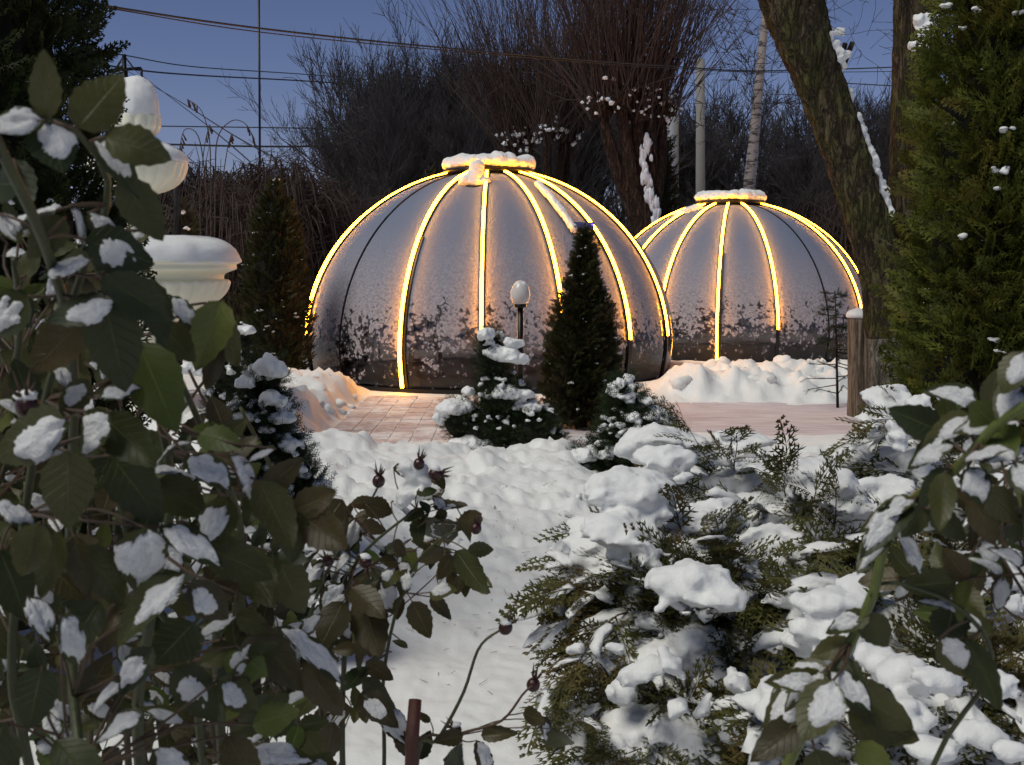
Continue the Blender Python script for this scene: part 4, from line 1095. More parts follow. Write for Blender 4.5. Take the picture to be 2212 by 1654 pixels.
yew('snowy_bush', 640, 4.6, [(660, 1200, 60, 60), (700, 1260, 60, 70), (640, 1290, 60, 60)], 900,
    'low snow-laden box bush behind the middle roses', 'shrub', [(650, 1180, 45, 26), (690, 1215, 40, 26), (640, 1240, 44, 28), (600, 1300, 40, 30), (700, 1300, 36, 26), (660, 1150, 26, 16)], small=150, msz=.045)

# bare little sapling beside the wooden post
def sapling(px, D, y0, y1, lab):
    b, t_ = at(px, y0, D), at(px - 8, y1, D); o = np.array([b[0], D, 0]); e = empty('spruce_sapling', tuple(o)); tag(e, lab, 'sapling')
    mb = MB(); add_tube(mb, [(0, 0, -.02), (t_ - o) * .5, t_ - o], [.016, .012, .004], 7); mb.build('trunk', M['bark_brown'], e)
    mb = MB(); P, Dd, N, S = [], [], [], []
    h = (t_ - o)[2]
    for k in range(40):
        z = h * rng.uniform(.12, .98); L = .34 * (1.05 - z / h) + .08; a = rng.uniform(0, 2 * np.pi); d = nrm([math.cos(a), math.sin(a), rng.uniform(-.25, .25)]); q = np.array([(t_ - o)[0] * z / h, 0, z])
        mb.add(*sticks([q], [q + d * L], .007, .004))
        for j in range(11 if z > h * .4 else 4):
            P.append(q + d * L * rng.uniform(.3, 1)); Dd.append(nrm(d + rng.normal(0, .4, 3))); N.append(nrm(rng.normal(0, 1, 3))); S.append(.085)
    mb.build('branches', M['bark_brown'], e); m2 = MB(); scatter(m2, NEEDLE, P, Dd, N, S); m2.build('needles', M['yew'], e, kind='stuff', smooth=False)
sapling(1812, 12.9, 805, 628, 'spindly half-bare spruce sapling just left of the wooden post')
sapling(510, 15.5, 760, 575, 'thin dark sapling seen between the fountain bowl and the thuja column')

# ------------------------------------------------------------------ junipers in the right foreground
SPRAY_SNOW = []
for _k in range(6):
    _V, _F = lump((0, .5, .0), (.17, .46, .075), _k * 3.3, .9, 2.6, ICO2, .35); _V[:, 2] += .03; _V[:, 2] -= .22 * _V[:, 1] ** 2; _V[:, 0] += .12 * np.sin(_V[:, 1] * 4 + _k); SPRAY_SNOW.append((_V, _F))
def snow_on_sprays(e, P, Dd, N, S, share):
    P, Dd, N, S = (np.array(q, float) for q in (P, Dd, N, S)); i = np.where((rng.random(len(P)) < share) & (N[:, 2] > .55) & (np.abs(Dd[:, 2]) < .55))[0]
    mb = MB(); scatter(mb, SPRAY_SNOW, P[i], Dd[i], N[i], S[i] * rng.uniform(.5, 1.05, len(i))); mb.build('snow_on_sprays', M['snow'], e, kind='stuff')

def juniper(name, region, n_br, lab, mounds, D0, D1, flen=.185, tmpl=FR_HEAVY, small=80, vox=.008, mat='juniper', arches=(), mid=40):
    """region: ellipses (px,py,hw,hh,depth) -> arching branches with flat sprays; mounds: (px,py,hw,hh,depth)"""
    c = at(region[0][0], region[0][1], region[0][4]); o = np.array([c[0], c[1], 0]); e = empty(name, tuple(o)); tag(e, lab, 'shrub', 'snow-laden junipers')
    P, Dd, N, S = [], [], [], []; A, B, RA = [], [], []; core = MB(); sm = MB()
    tot = sum(q[2] * q[3] for q in region)
    def branch(p, d, L, dn):
        pts = [p]; n = 6
        for s in range(n):
            d = nrm(d + np.array([0, 0, -.10 * dn]) + rng.normal(0, .07, 3)); pts.append(pts[-1] + d * L / n); A.append(pts[-2]); B.append(pts[-1]); RA.append(.0035 * (1 - s / n * .7))
            side = nrm(np.cross(d, [0, 0, 1.0]) + rng.normal(0, .25, 3))
            for sg in ((-1, 1) if s > 0 else (1,)):
                if rng.random() < .15: continue
                P.append(pts[-1]); Dd.append(nrm(d * .9 + side * sg * rng.uniform(.4, 1.1) + np.array([0, 0, rng.normal(-.1, .15)]))); N.append(nrm(np.array([0, -.3, 1.0]) + rng.normal(0, .38, 3))); S.append(flen * rng.uniform(.55, 1.0) * (1 - .35 * s / n))
        P.append(pts[-1]); Dd.append(d); N.append(nrm(np.array([0, -.3, 1]) + rng.normal(0, .3, 3))); S.append(flen * .9)
        return pts
    for q in region:
        k = q[4] / FD; cc = at(*q[:2], q[4]); a, b = q[2] * k, q[3] * k; Sx = np.array([a, min(a, b * 1.2), b])
        core.add(*lump(cc - o + np.array([0, a * .1, -b * .08]), Sx * .50, q[0], .3, 2, ICO3))
        for _ in range(int(n_br * q[2] * q[3] / tot)):
            u = nrm(rng.normal(0, 1, 3)); u[1] = -abs(u[1]) if rng.random() < .8 else u[1]; u[2] = u[2] * .8 + .15; u = nrm(u)
            p = cc + u * Sx * rng.uniform(.35, .72) - o; branch(p, nrm(u * np.array([1, 1, .6]) + np.array([0, 0, .35]) + rng.normal(0, .25, 3)), min(a, b) * rng.uniform(.45, .75), rng.uniform(.6, 1.8))
        for _ in range(int(small * q[2] * q[3] / tot)):
            u = nrm(rng.normal(0, 1, 3)); u[2] = abs(u[2]) ** .5; u[1] = -abs(u[1]); u = nrm(u); s = rng.uniform(.012, .036) * q[4] / 2.4; pc = cc - o + u * Sx * rng.uniform(.85, 1.0); dv = nrm([rng.normal(), rng.normal(), -.3])
            for j in range(rng.integers(2, 6)):
                sm.add(*lump(pc + dv * s * 1.3 * j + rng.normal(0, s * .35, 3), (s * rng.uniform(.7, 1.3), s, s * .65), j + _, .4, 3, ICO2))
    for q in region:
        k = q[4] / FD; cc = at(*q[:2], q[4]); a, b = q[2] * k, q[3] * k; Sx = np.array([a, min(a, b * 1.2), b])
        for _ in range(int(mid * q[2] * q[3] / tot)):
            u = nrm(rng.normal(0, 1, 3)); u[2] = abs(u[2]) ** .7; u[1] = -abs(u[1]); u = nrm(u); pc = cc - o + u * Sx * rng.uniform(.62, .93); s = rng.uniform(.03, .08) * q[4] / 2.6; dv = nrm([rng.normal(0, 1), rng.normal(0, .5), -.25])
            for j in range(rng.integers(3, 7)):
                w_ = s * rng.uniform(.5, 1.1); sm.add(*lump(pc + dv * s * (j - 2) * .8 + rng.normal(0, s * .25, 3), (w_ * 1.2, w_, w_ * .55), j + _, .5, 2.4, ICO3, .6))
    for (x0, y0, d0, x1, y1, d1_, dn) in arches:
        p, q = at(x0, y0, d0) - o, at(x1, y1, d1_) - o; L = np.linalg.norm(q - p); branch(p, nrm((q - p) + np.array([0, 0, .18 * dn * L])), L * 1.05, dn)
    for q in mounds:
        q = (q[0], q[1], q[2] * 1.08, q[3] * 1.08, q[4] - .22) + tuple(q[5:]); k = q[4] / FD; cc = at(*q[:2], q[4]) - o; a, b = q[2] * k, q[3] * k; nl = max(4, int(q[2] / max(q[3], 1) * 2.5)); sl = q[5] if len(q) > 5 else 0
        for j in range(nl):
            t_ = (j + .5) / nl * 2 - 1; hh = b * math.sqrt(max(.15, 1 - t_ * t_ * .8))
            if q[2] > 45:
                sm.add(*lump(cc + np.array([t_ * a * .66, rng.normal(0, b * .12) + b * .4, rng.normal(0, b * .05) - sl * k * t_]), (a / nl * 2.9, hh * 1.5, hh * .9), j + q[0], .34, 2.0, ICO3, .6))
            else:
                sm.add(*lump(cc + np.array([t_ * a * .8, rng.normal(0, b * .3) + b * .3, rng.normal(0, b * .22) - sl * k * t_]), (a / nl * 1.7, hh * 1.0, hh * .62), j + q[0], .5, 2.4, ICO3, .6))
            for _ in range(8):
                s = hh * rng.uniform(.14, .36); sm.add(*lump(cc + np.array([t_ * a * .9 + rng.normal(0, a * .2), -b * .2 + rng.normal(0, b * .4), -hh * .45 + rng.normal(0, hh * .4) - sl * k * t_]), (s * 1.4, s, s * .7), _, .5, 2.5, ICO2))
    snow_on_sprays(e, P, Dd, N, S, .42)
    mb = MB(); scatter(mb, tmpl, P, Dd, N, S); mb.build('foliage', M[mat], e, kind='stuff', smooth=False)
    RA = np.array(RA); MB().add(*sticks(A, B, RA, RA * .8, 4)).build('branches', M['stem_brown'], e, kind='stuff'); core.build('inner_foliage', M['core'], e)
    if sm.n: rm(sm.build('snow_load', M['snow'], e, kind='stuff'), vox, 3)
    return e

juniper('juniper_shrub', [(1500, 1340, 230, 200, 2.9), (1430, 1480, 150, 150, 2.7), (1600, 1500, 190, 170, 2.7), (1400, 1200, 110, 90, 3.1), (1530, 1620, 230, 110, 2.5), (1620, 1250, 110, 90, 3.1)], 230,
    'broad juniper heaped with large rounded snow pads beside the trodden path',
    [(1365, 1072, 88, 50, 3.05, 10), (1350, 1165, 72, 45, 2.95, 22), (1487, 1262, 75, 48, 2.65, -6), (1560, 1295, 60, 26, 2.6, -8), (1440, 995, 48, 34, 3.4, 4), (1455, 1440, 34, 24, 2.45, 15), (1390, 1455, 50, 22, 2.5, -18), (1340, 1490, 30, 26, 2.6), (1590, 1470, 26, 30, 2.5, 12), (1465, 1530, 26, 24, 2.45, -10), (1395, 1195, 34, 30, 2.9, 25), (1245, 1400, 24, 12, 2.7), (1330, 1400, 26, 12, 2.6, 5), (1520, 1530, 24, 22, 2.5, -14)],
    2.5, 3.2, small=330,
    arches=[(1420, 1380, 2.8, 1215, 1330, 2.5, 1.6), (1400, 1440, 2.7, 1245, 1450, 2.45, 1.2), (1420, 1520, 2.7, 1275, 1580, 2.4, .8), (1400, 1600, 2.6, 1290, 1660, 2.35, .6), (1450, 1300, 2.9, 1290, 1230, 2.7, 1.6), (1420, 1330, 2.8, 1245, 1380, 2.5, 1.4), (1500, 1600, 2.6, 1370, 1640, 2.3, .6), (1420, 1170, 3.1, 1290, 1200, 2.8, 1.4), (1350, 1560, 2.6, 1290, 1610, 2.3, 0.4)])
juniper('juniper_shrub', [(1560, 1070, 120, 70, 3.9), (1680, 1130, 130, 70, 3.7), (1790, 1180, 110, 80, 3.4)], 40,
    'low juniper nearly buried in soft snow behind the broad one',
    [(1600, 1055, 70, 36, 3.7), (1650, 1110, 80, 38, 3.5), (1720, 1150, 80, 40, 3.4), (1800, 1120, 90, 46, 3.5), (1560, 1140, 50, 40, 3.3), (1640, 1180, 60, 30, 3.2), (1560, 1210, 60, 24, 3.1)],
    3, 4, small=120, vox=.010, mid=34,
    arches=[(1590, 1060, 3.6, 1605, 935, 3.4, -.2), (1600, 1060, 3.6, 1665, 1000, 3.4, .8), (1560, 1050, 3.6, 1480, 985, 3.4, .8), (1700, 1140, 3.3, 1715, 1040, 3.2, 0), (1710, 1140, 3.3, 1770, 1070, 3.2, .6), (1520, 1060, 3.6, 1440, 1010, 3.4, .9), (1800, 1200, 3.2, 1810, 1090, 3.1, -.2), (1680, 1140, 3.3, 1620, 1060, 3.2, .5), (1560, 1060, 3.6, 1540, 960, 3.4, .4)])
juniper('juniper_shrub', [(2060, 1330, 200, 170, 2.7), (1900, 1430, 170, 150, 2.5), (2080, 1540, 220, 160, 2.3), (1830, 1330, 100, 90, 2.8), (1800, 1600, 150, 100, 2.3), (2140, 1180, 110, 90, 2.9)], 240,
    'dense juniper with pinkish shaded snow in the bottom right corner',
    [(1800, 1310, 66, 36, 2.55, -6), (1870, 1270, 50, 26, 2.6, 4), (2120, 1590, 60, 24, 1.95, 4), (1970, 1540, 36, 50, 2.1), (1960, 1460, 50, 40, 2.2, 8), (1900, 1430, 44, 34, 2.3, 10), (2030, 1470, 50, 26, 2.1, 14), (2165, 1480, 40, 26, 2.1, 6), (1740, 1370, 30, 18, 2.6), (2050, 1270, 36, 20, 2.5, 8), (2180, 1300, 34, 26, 2.5), (2020, 1620, 50, 26, 2.0), (2190, 1620, 40, 20, 1.9)],
    2, 3, small=480, mid=58)
juniper('juniper_shrub', [(1985, 960, 90, 70, 4.3), (1960, 1060, 80, 70, 4.1), (2060, 1060, 80, 90, 4.1)], 90,
    'small juniper with a tall snow clump at the foot of the green thuja',
    [(1985, 880, 26, 44, 4.1), (2010, 915, 24, 22, 4.05, 10), (1937, 940, 18, 28, 4.0), (2045, 858, 22, 10, 4.1), (1930, 1040, 20, 14, 3.9)], 4, 4.4, small=40, mid=6, tmpl=FR_MED,
    arches=[(1950, 960, 4.1, 1850, 950, 3.9, 1.6), (1940, 1030, 4.0, 1850, 1010, 3.9, 1.4), (1940, 1080, 4.0, 1865, 1080, 3.9, 1.0), (1960, 930, 4.1, 1900, 900, 3.9, 1.2)])

# ------------------------------------------------------------------ roses
NU, NV = 12, 7
def leaf_arrays(seed, wf=.62, droop=.2, fold=.18, serr=.035, wave=.04):
    rg = np.random.default_rng(seed); u = np.linspace(0, 1, NU + 1); v = np.linspace(-1, 1, NV)
    w = np.sin(np.pi * u ** .82) ** .72 * wf * .5; w = w * (1 - .25 * u) + .004
    w[-1] = .001; w[0] = .01
    U, Vv = np.meshgrid(u, v, indexing='ij'); W = w[:, None] * (1 + np.where(np.abs(Vv) > .99, serr * np.where(np.arange(NU + 1)[:, None] % 2, 1, -1) * 1.6, 0))
    X = W * Vv; Y = U - .03 * np.abs(Vv) * 0
    Z = fold * np.abs(X) - droop * U ** 2 + wave * np.sin(U * 7 + seed) * Vv * .6 + rg.normal(0, .006, U.shape)
    return U, Vv, X, Y, Z
def leaf_mesh(seed, mat, **k):
    U, Vv, X, Y, Z = leaf_arrays(seed, **k); V = np.stack([X, Y, Z], -1).reshape(-1, 3)
    i = np.arange(NU)[:, None] * NV; j = np.arange(NV - 1)[None]
    F = np.stack([i + j, i + j + 1, i + NV + j + 1, i + NV + j], -1).reshape(-1, 4)
    return MB().add(V, F).mesh('leaf', mat, True, np.stack([U, Vv], -1).reshape(-1, 2))
LP = [dict(wf=.78, droop=.12, fold=.16), dict(wf=.70, droop=.28, fold=.25), dict(wf=.82, droop=.05, fold=-.05), dict(wf=.62, droop=.35, fold=.35), dict(wf=.74, droop=-.1, fold=.2)]
LEAF = {m: [leaf_mesh(s, M[m], **LP[s]) for s in range(5)] for m in ('leaf', 'leaf_old', 'leaf_bright')}
def leaf_snow_mesh(ls, var):
    rg = np.random.default_rng(50 + var); nu, nv = 26, 17
    k = LP[ls]; u = np.linspace(0, 1, nu + 1); v = np.linspace(-1, 1, nv)
    w = np.sin(np.pi * u ** .82) ** .72 * k['wf'] * .5 * (1 - .25 * u) + .004; U, Vv = np.meshgrid(u, v, indexing='ij'); X = w[:, None] * Vv
    Z = k['fold'] * np.abs(X) - k['droop'] * U ** 2 + .04 * np.sin(U * 7 + ls) * Vv * .6
    cu, cv, ru, rv = [(.45, 0, .46, 1.02), (.38, -.25, .36, .8), (.55, .25, .38, .8), (.42, .1, .30, .65), (.5, -.05, .5, .9), (.35, .4, .36, .6)][var]
    n = fbm(np.stack([U * 5 + var * 9, Vv * 2.6, U * 0 + ls], -1), 3)
    m_ = 1 - ((U - cu) / (ru * .88)) ** 2 - ((Vv - cv) / (rv * .85)) ** 2 + n * 1.0
    H = (.085 if var != 3 else .035) * np.sqrt(np.clip(m_, 0, 1.2)) * (1 + .35 * fbm(np.stack([U * 9, Vv * 4, U * 0 + var], -1), 2))
    H = np.where(m_ > 0, H, -.012)
    V = np.stack([X * 1.02, U, Z + H], -1).reshape(-1, 3); i = np.arange(nu)[:, None] * nv; j = np.arange(nv - 1)[None]
    F = np.stack([i + j, i + j + 1, i + nv + j + 1, i + nv + j], -1).reshape(-1, 4); keep = (m_.reshape(-1)[F] > 0).any(1)
    return MB().add(V, F[keep]).mesh('snow', M['snow_leaf'])
LSNOW = {(l, s): leaf_snow_mesh(l, s) for l in range(5) for s in range(6)}

def leaf_matrix(B, T, up, twist=0.0, side_flip=1):
    B, T = np.asarray(B, float), np.asarray(T, float); y = T - B; L = np.linalg.norm(y); y /= L
    view = nrm(np.array([0, 0, EYE]) - (B + T) / 2); n = nrm(view * (1 - up) + np.array([0, 0, 1.0]) * up)
    n = n - y * np.dot(n, y); n = nrm(n); x = np.cross(y, n)
    if twist:
        c, s = math.cos(twist), math.sin(twist); n, x = n * c + x * s, x * c - n * s
    return x, y, n, L

class Rose:
    def __init__(s, name, loc, label):
        s.o = np.array(loc, float); s.e = empty(name, tuple(loc)); tag(s.e, label, 'rose bush', 'rose bushes'); s.n = 0; s.extra = {}; s.canes = []; s.tw = MB(); s.anchor = []; s.tc = 0
    def leaf(s, B, T, w=.7, up=.3, snow=None, mat='leaf', shape=None, twist=0.0):
        x, y, n, L = leaf_matrix(B, T, up, twist); sh = int(rng.integers(0, 5)) if shape is None else shape
        sx = w / LP[sh]['wf'] * L
        Mx = Matrix([(x[0] * sx, y[0] * L, n[0] * L, B[0] - s.o[0]), (x[1] * sx, y[1] * L, n[1] * L, B[1] - s.o[1]), (x[2] * sx, y[2] * L, n[2] * L, B[2] - s.o[2]), (0, 0, 0, 1)])
        if s.n >= 290: return
        s.n += 1
        o = obj('leaf', LEAF[mat][sh], s.e, Mx)
        if snow is not None: obj('snow', LSNOW[(sh, snow)], o)
    def px(s, x0, y0, x1, y1, D, w=.7, up=.3, snow=None, mat='leaf', shape=None, twist=0.0, dd=0.0):
        s.leaf(at(x0, y0, D), at(x1, y1, D + dd), w, up, snow, mat, shape, twist); s.anchor.append(at(x0, y0, D))
    def cane(s, pts, r0, r1, mat='stem', thorns=10):
        P = spline([at(*p) for p in pts], 24) - s.o; mb = MB(); add_tube(mb, P, np.linspace(r0, r1, 24), 9)
        T, N, Bn = frame_along(P)
        for k in range(thorns):
            i = int(rng.integers(1, 23)); a = rng.uniform(0, 6.28); d = N[i] * math.cos(a) + Bn[i] * math.sin(a); r = r0 + (r1 - r0) * i / 23; p = P[i] + d * r * .8
            add_tube(mb, [p - T[i] * r * .3, p + d * r * 1.1, p + d * r * 1.9 - T[i] * r * .5], [r * .45, r * .2, r * .02], 5)
        mb.build('cane', M[mat], s.e); s.canes.append(P + s.o)
    def twig(s, a, b, r=.0014):
        a, b = np.asarray(a) - s.o, np.asarray(b) - s.o; m_ = (a + b) / 2 + rng.normal(0, .06, 3) * np.linalg.norm(b - a)
        add_tube(s.tw, spline([a, m_, b], 7), np.linspace(r * 1.3, r, 7), 5); s.tc += 1
    def join_twigs(s, pts, r=.0013):
        C = np.concatenate(s.canes)
        for p in pts:
            d = np.linalg.norm(C - p, axis=1) + np.where(C[:, 2] > p[2] + .02, .08, 0); q = C[int(np.argmin(d))]
            if np.linalg.norm(q - p) > .004: s.twig(q, p, r)
    def compound(s, c, d, size, snowp=.35, matw=(.6, .3, .1), nl=5, up=.35):
        """a stalk with nl leaflets at point c, growing along d"""
        d = nrm(d); side = nrm(np.cross(d, nrm(np.array([0, 0, EYE]) - c))); L = size * 1.5; tip = c + d * L
        s.twig(c, tip, .0009); pairs = (nl - 1) // 2
        for k in range(pairs):
            b = c + d * L * (.35 + .5 * k / max(1, pairs - 1) if pairs > 1 else .6)
            for sg in (-1, 1):
                dd = nrm(d * .55 + side * sg + rng.normal(0, .18, 3)); m_ = ['leaf', 'leaf_old', 'leaf_bright'][rng.choice(3, p=matw)]
                sn = int(rng.integers(0, 6)) if rng.random() < snowp else None
                s.leaf(b, b + dd * size * rng.uniform(.75, 1.0), rng.uniform(.58, .78), up if sn is None else min(.8, up + .25), sn, m_, None, rng.normal(0, .45))
        sn = int(rng.integers(0, 6)) if rng.random() < snowp else None
        s.leaf(tip, tip + d * size * 1.1, rng.uniform(.62, .8), up if sn is None else min(.8, up + .25), sn, ['leaf', 'leaf_old', 'leaf_bright'][rng.choice(3, p=matw)], None, rng.normal(0, .35))
    def hip(s, p, r, d, snow=False):
        p = np.asarray(p) - s.o; d = nrm(d); V = ICO3[0] * np.array([1, 1, 1.08]) * r
        q = Vector((0, 0, 1)).rotation_difference(Vector(d)).to_matrix(); q = np.array(q)
        h = MB().add(V @ q.T + p, ICO3[1]).build('rose_hip', M['hip'], s.e)
        mb = MB()
        for k in range(5):
            a = k * 1.256 + .3; o_ = np.array([math.cos(a), math.sin(a), 0]); up_ = np.array([0, 0, 1.0]); P = [up_ * r * .95 + o_ * r * .1, up_ * r * 1.35 + o_ * r * (.5 + .2 * (k % 2)), up_ * r * (2.1 + .5 * (k % 3)) + o_ * r * (.9 + .5 * (k % 2))]
            add_tube(mb, np.array(P) @ q.T + p, [r * .22, r * .2, r * .03], 5)
        mb.build('sepals', M['sepal'], h)
        if snow: MB().add(*lump(p + np.array([0, 0, r * .9]), (r * .9, r * .9, r * .55), 1, .3, 2, ICO2)).build('snow', M['snow'], h)
    def done(s):
        if s.tw.n: s.tw.build('twigs', M['stem_brown'], s.e, kind='stuff' if s.tc > 12 else None)

# left rose bush
base = at(180, 1654, 1.25)
ro = Rose('rose_bush', (base[0], 1.3, 0), 'tall rose bush with dark green leaves and snow filling the left foreground')
ro.cane([(330, 2300, 1.15), (180, 1700, 1.05), (150, 1200, 1.35), (160, 800, 1.2), (108, 560, 1.0), (0, 320, .90), (-60, 200, .88)], .0055, .0042)
ro.cane([(200, 2300, 1.3), (60, 1640, 1.2), (25, 1420, 1.18), (70, 1000, 1.15), (160, 640, 1.1), (235, 420, 1.02), (170, 290, .92), (95, 258, .88)], .0060, .0018)
ro.cane([(400, 2300, 1.5), (300, 1650, 1.4), (330, 1300, 1.3), (370, 1050, 1.25), (300, 760, 1.2), (200, 560, 1.1)], .008, .003)
ro.cane([(520, 2300, 1.6), (480, 1640, 1.5), (470, 1330, 1.42), (520, 1150, 1.38), (450, 960, 1.3), (380, 800, 1.25)], .0075, .003)
ro.cane([(60, 2300, 1.6), (-20, 1600, 1.5), (-30, 1100, 1.4), (40, 750, 1.3), (30, 560, 1.2)], .008, .003)
ro.cane([(620, 2300, 1.7), (640, 1650, 1.62), (600, 1450, 1.55), (560, 1280, 1.5), (620, 1150, 1.45)], .006, .002)
ro.cane([(560, 2300, 1.4), (440, 1650, 1.32), (420, 1450, 1.3), (300, 1250, 1.3), (250, 1050, 1.25)], .006, .002)
HL = [  # base x,y, tip x,y, depth, width, up, snow, material, shape
    (100, 258, 96, 108, .88, .50, .05, None, 'leaf', 2), (166, 278, 268, 158, .88, .66, .0, None, 'leaf', 2), (92, 262, -45, 268, .87, .56, .45, 0, 'leaf', 0),
    (95, 266, 138, 372, .88, .95, .5, 1, 'leaf', 2), (228, 296, 368, 340, .93, .70, .05, None, 'leaf', 0), (200, 305, 318, 412, .95, .55, .45, 1, 'leaf', 1), (262, 385, 352, 522, .97, .62, .0, None, 'leaf', 2),
    (45, 400, -30, 395, .95, .9, .1, None, 'leaf', 0), (30, 345, 60, 470, .99, .55, .05, None, 'leaf', 4), (140, 470, 60, 560, 1.0, .7, .1, None, 'leaf', 2), (150, 445, 205, 545, 1.0, .5, .65, 4, 'leaf', 1), (190, 462, 270, 560, 1.02, .5, .6, 1, 'leaf', 3),
    (120, 455, 30, 500, 1.02, .6, .65, 0, 'leaf', 0), (-10, 460, 45, 520, 1.0, .7, .7, 0, 'leaf', 0), (185, 520, 338, 570, 1.0, .72, .15, 3, 'leaf', 2), (200, 560, 75, 590, 1.0, .72, .55, 1, 'leaf', 0), (330, 500, 210, 545, 1.1, .5, .5, 2, 'leaf', 0),
    (220, 600, 375, 690, 1.0, .60, .05, None, 'leaf', 4), (245, 650, 100, 690, 1.0, .66, .55, 1, 'leaf', 2), (225, 640, 272, 850, 1.02, .62, .0, None, 'leaf', 2), (180, 690, 60, 810, 1.05, .62, .05, None, 'leaf_old', 0), (60, 640, -20, 730, 1.05, .7, .4, 2, 'leaf', 0),
    (480, 650, 425, 795, 1.15, .62, .05, None, 'leaf_bright', 3), (445, 655, 512, 790, 1.16, .56, .1, None, 'leaf', 4), (475, 740, 440, 860, 1.15, .36, .0, None, 'leaf_old', 1), (370, 640, 430, 715, 1.15, .5, .75, 4, 'leaf', 0), (345, 700, 420, 780, 1.12, .7, .1, None, 'leaf', 0),
    (300, 740, 378, 932, 1.08, .62, .0, None, 'leaf_bright', 2), (310, 600, 365, 745, 1.1, .5, .05, None, 'leaf', 1), (190, 820, 130, 905, 1.08, .66, .2, 3, 'leaf', 0), (215, 860, 305, 830, 1.05, .7, .7, 4, 'leaf', 0), (150, 850, 120, 770, 1.1, .5, .7, 0, 'leaf', 3),
    (140, 905, -20, 990, 1.0, .66, .35, 1, 'leaf', 2), (235, 890, 165, 985, 1.02, .78, .5, 4, 'leaf', 0), (225, 900, 345, 1010, 1.04, .62, .1, None, 'leaf', 4), (145, 975, 150, 1145, .98, .74, .0, None, 'leaf', 2), (240, 985, 350, 1130, 1.06, .66, .0, None, 'leaf', 0), (410, 960, 320, 985, 1.15, .52, .7, 0, 'leaf', 3),
    (430, 940, 520, 960, 1.2, .6, .3, None, 'leaf_bright', 0), (405, 985, 500, 1050, 1.12, .75, .7, 4, 'leaf', 0), (500, 985, 560, 1085, 1.14, .7, .6, 0, 'leaf', 0), (595, 970, 520, 1000, 1.15, .7, .65, 1, 'leaf', 0), (560, 1040, 630, 1190, 1.15, .6, .05, None, 'leaf', 4), (495, 1075, 440, 1190, 1.15, .62, .1, 2, 'leaf', 2),
    (-20, 1090, 85, 1130, 1.0, .7, .65, 4, 'leaf', 0), (85, 1130, 40, 1260, 1.0, .65, .1, None, 'leaf', 1), (130, 1150, 90, 1290, 1.02, .45, .0, None, 'leaf', 4), (160, 1160, 185, 1290, 1.03, .5, .0, None, 'leaf_old', 3), (310, 1140, 300, 1285, 1.03, .72, .3, 0, 'leaf', 2), (345, 1140, 485, 1215, 1.05, .55, .65, 4, 'leaf', 0),
    (400, 1240, 235, 1360, 1.05, .5, .55, 1, 'leaf', 3), (405, 1265, 500, 1340, 1.05, .66, .15, 3, 'leaf_old', 0), (180, 1180, 270, 1310, 1.04, .6, .0, None, 'leaf', 2), (60, 1290, 120, 1390, 1.0, .6, .6, 0, 'leaf', 0), (130, 1330, 185, 1440, 1.0, .66, .6, 4, 'leaf', 0), (440, 1180, 590, 1250, 1.12, .6, .05, None, 'leaf', 2),
    (600, 1355, 752, 1465, 1.3, .52, .7, 4, 'leaf', 0), (420, 1345, 330, 1440, 1.08, .75, .1, None, 'leaf', 2), (540, 1350, 650, 1490, 1.2, .5, .0, None, 'leaf_old', 4), (545, 1565, 645, 1535, 1.1, .72, .1, None, 'leaf_bright', 2), (90, 1440, 60, 1580, 1.0, .7, .1, None, 'leaf', 2), (280, 1480, 175, 1520, 1.05, .5, .65, 4, 'leaf', 3),
    (330, 1400, 250, 1500, 1.05, .6, .5, 2, 'leaf', 1), (310, 1540, 200, 1600, 1.03, .6, .6, 4, 'leaf', 0), (380, 1440, 470, 1560, 1.1, .66, .05, 3, 'leaf', 2), (400, 1560, 300, 1520, 1.1, .6, .6, 1, 'leaf', 0), (470, 1470, 560, 1540, 1.1, .7, .4, 3, 'leaf', 0), (520, 1640, 690, 1630, 1.15, .5, .75, 0, 'leaf', 0),
    (660, 1430, 735, 1560, 1.3, .55, .0, None, 'leaf_old', 1), (490, 1590, 560, 1720, 1.1, .6, .1, None, 'leaf_old', 3), (120, 1600, 230, 1720, 1.0, .6, .1, None, 'leaf', 2), (10, 1560, -60, 1720, 1.0, .6, .1, None, 'leaf', 0), (330, 1620, 420, 1730, 1.05, .6, .3, 1, 'leaf', 0), (600, 1210, 660, 1330, 1.4, .6, .05, None, 'leaf', 2),
    (515, 1190, 600, 1320, 1.25, .6, .05, None, 'leaf', 4), (0, 1190, 60, 1340, 1.05, .7, .05, None, 'leaf', 2), (215, 1300, 130, 1420, 1.06, .66, .05, None, 'leaf', 1), (520, 1260, 420, 1300, 1.2, .5, .05, None, 'leaf_old', 0),
]
for (x0, y0, x1, y1, D, w, up, sn, mt, sh) in HL:
    ro.px(x0, y0, x1, y1, D, w, up, sn, mt, sh, rng.normal(0, .12), rng.normal(0, .02))
ro.join_twigs([a for a in ro.anchor], .0013)
# fill: compound leaves deeper in the bush
def in_left(x, y):
    xr = np.interp(y, [430, 520, 600, 680, 800, 950, 1100, 1300, 1500, 1654], [110, 165, 210, 300, 350, 490, 560, 600, 660, 700])
    return x < xr
pts = []
while len(pts) < 44:
    x, y = rng.uniform(-80, 700), rng.uniform(440, 1700)
    if in_left(x, y): pts.append((x, y, rng.uniform(1.15, 1.65)))
cs = [at(*p) for p in pts]
ro.join_twigs(cs, .0016)
for c in cs:
    ro.compound(c, np.array([rng.normal(0, .8), rng.normal(-.2, .3), rng.normal(-.1, .8)]), rng.uniform(.036, .054), .30, (.55, .30, .15), 5, .2)
ro.hip(at(60, 880, 1.05), .011, (0, -.3, 1), True)
ro.done()
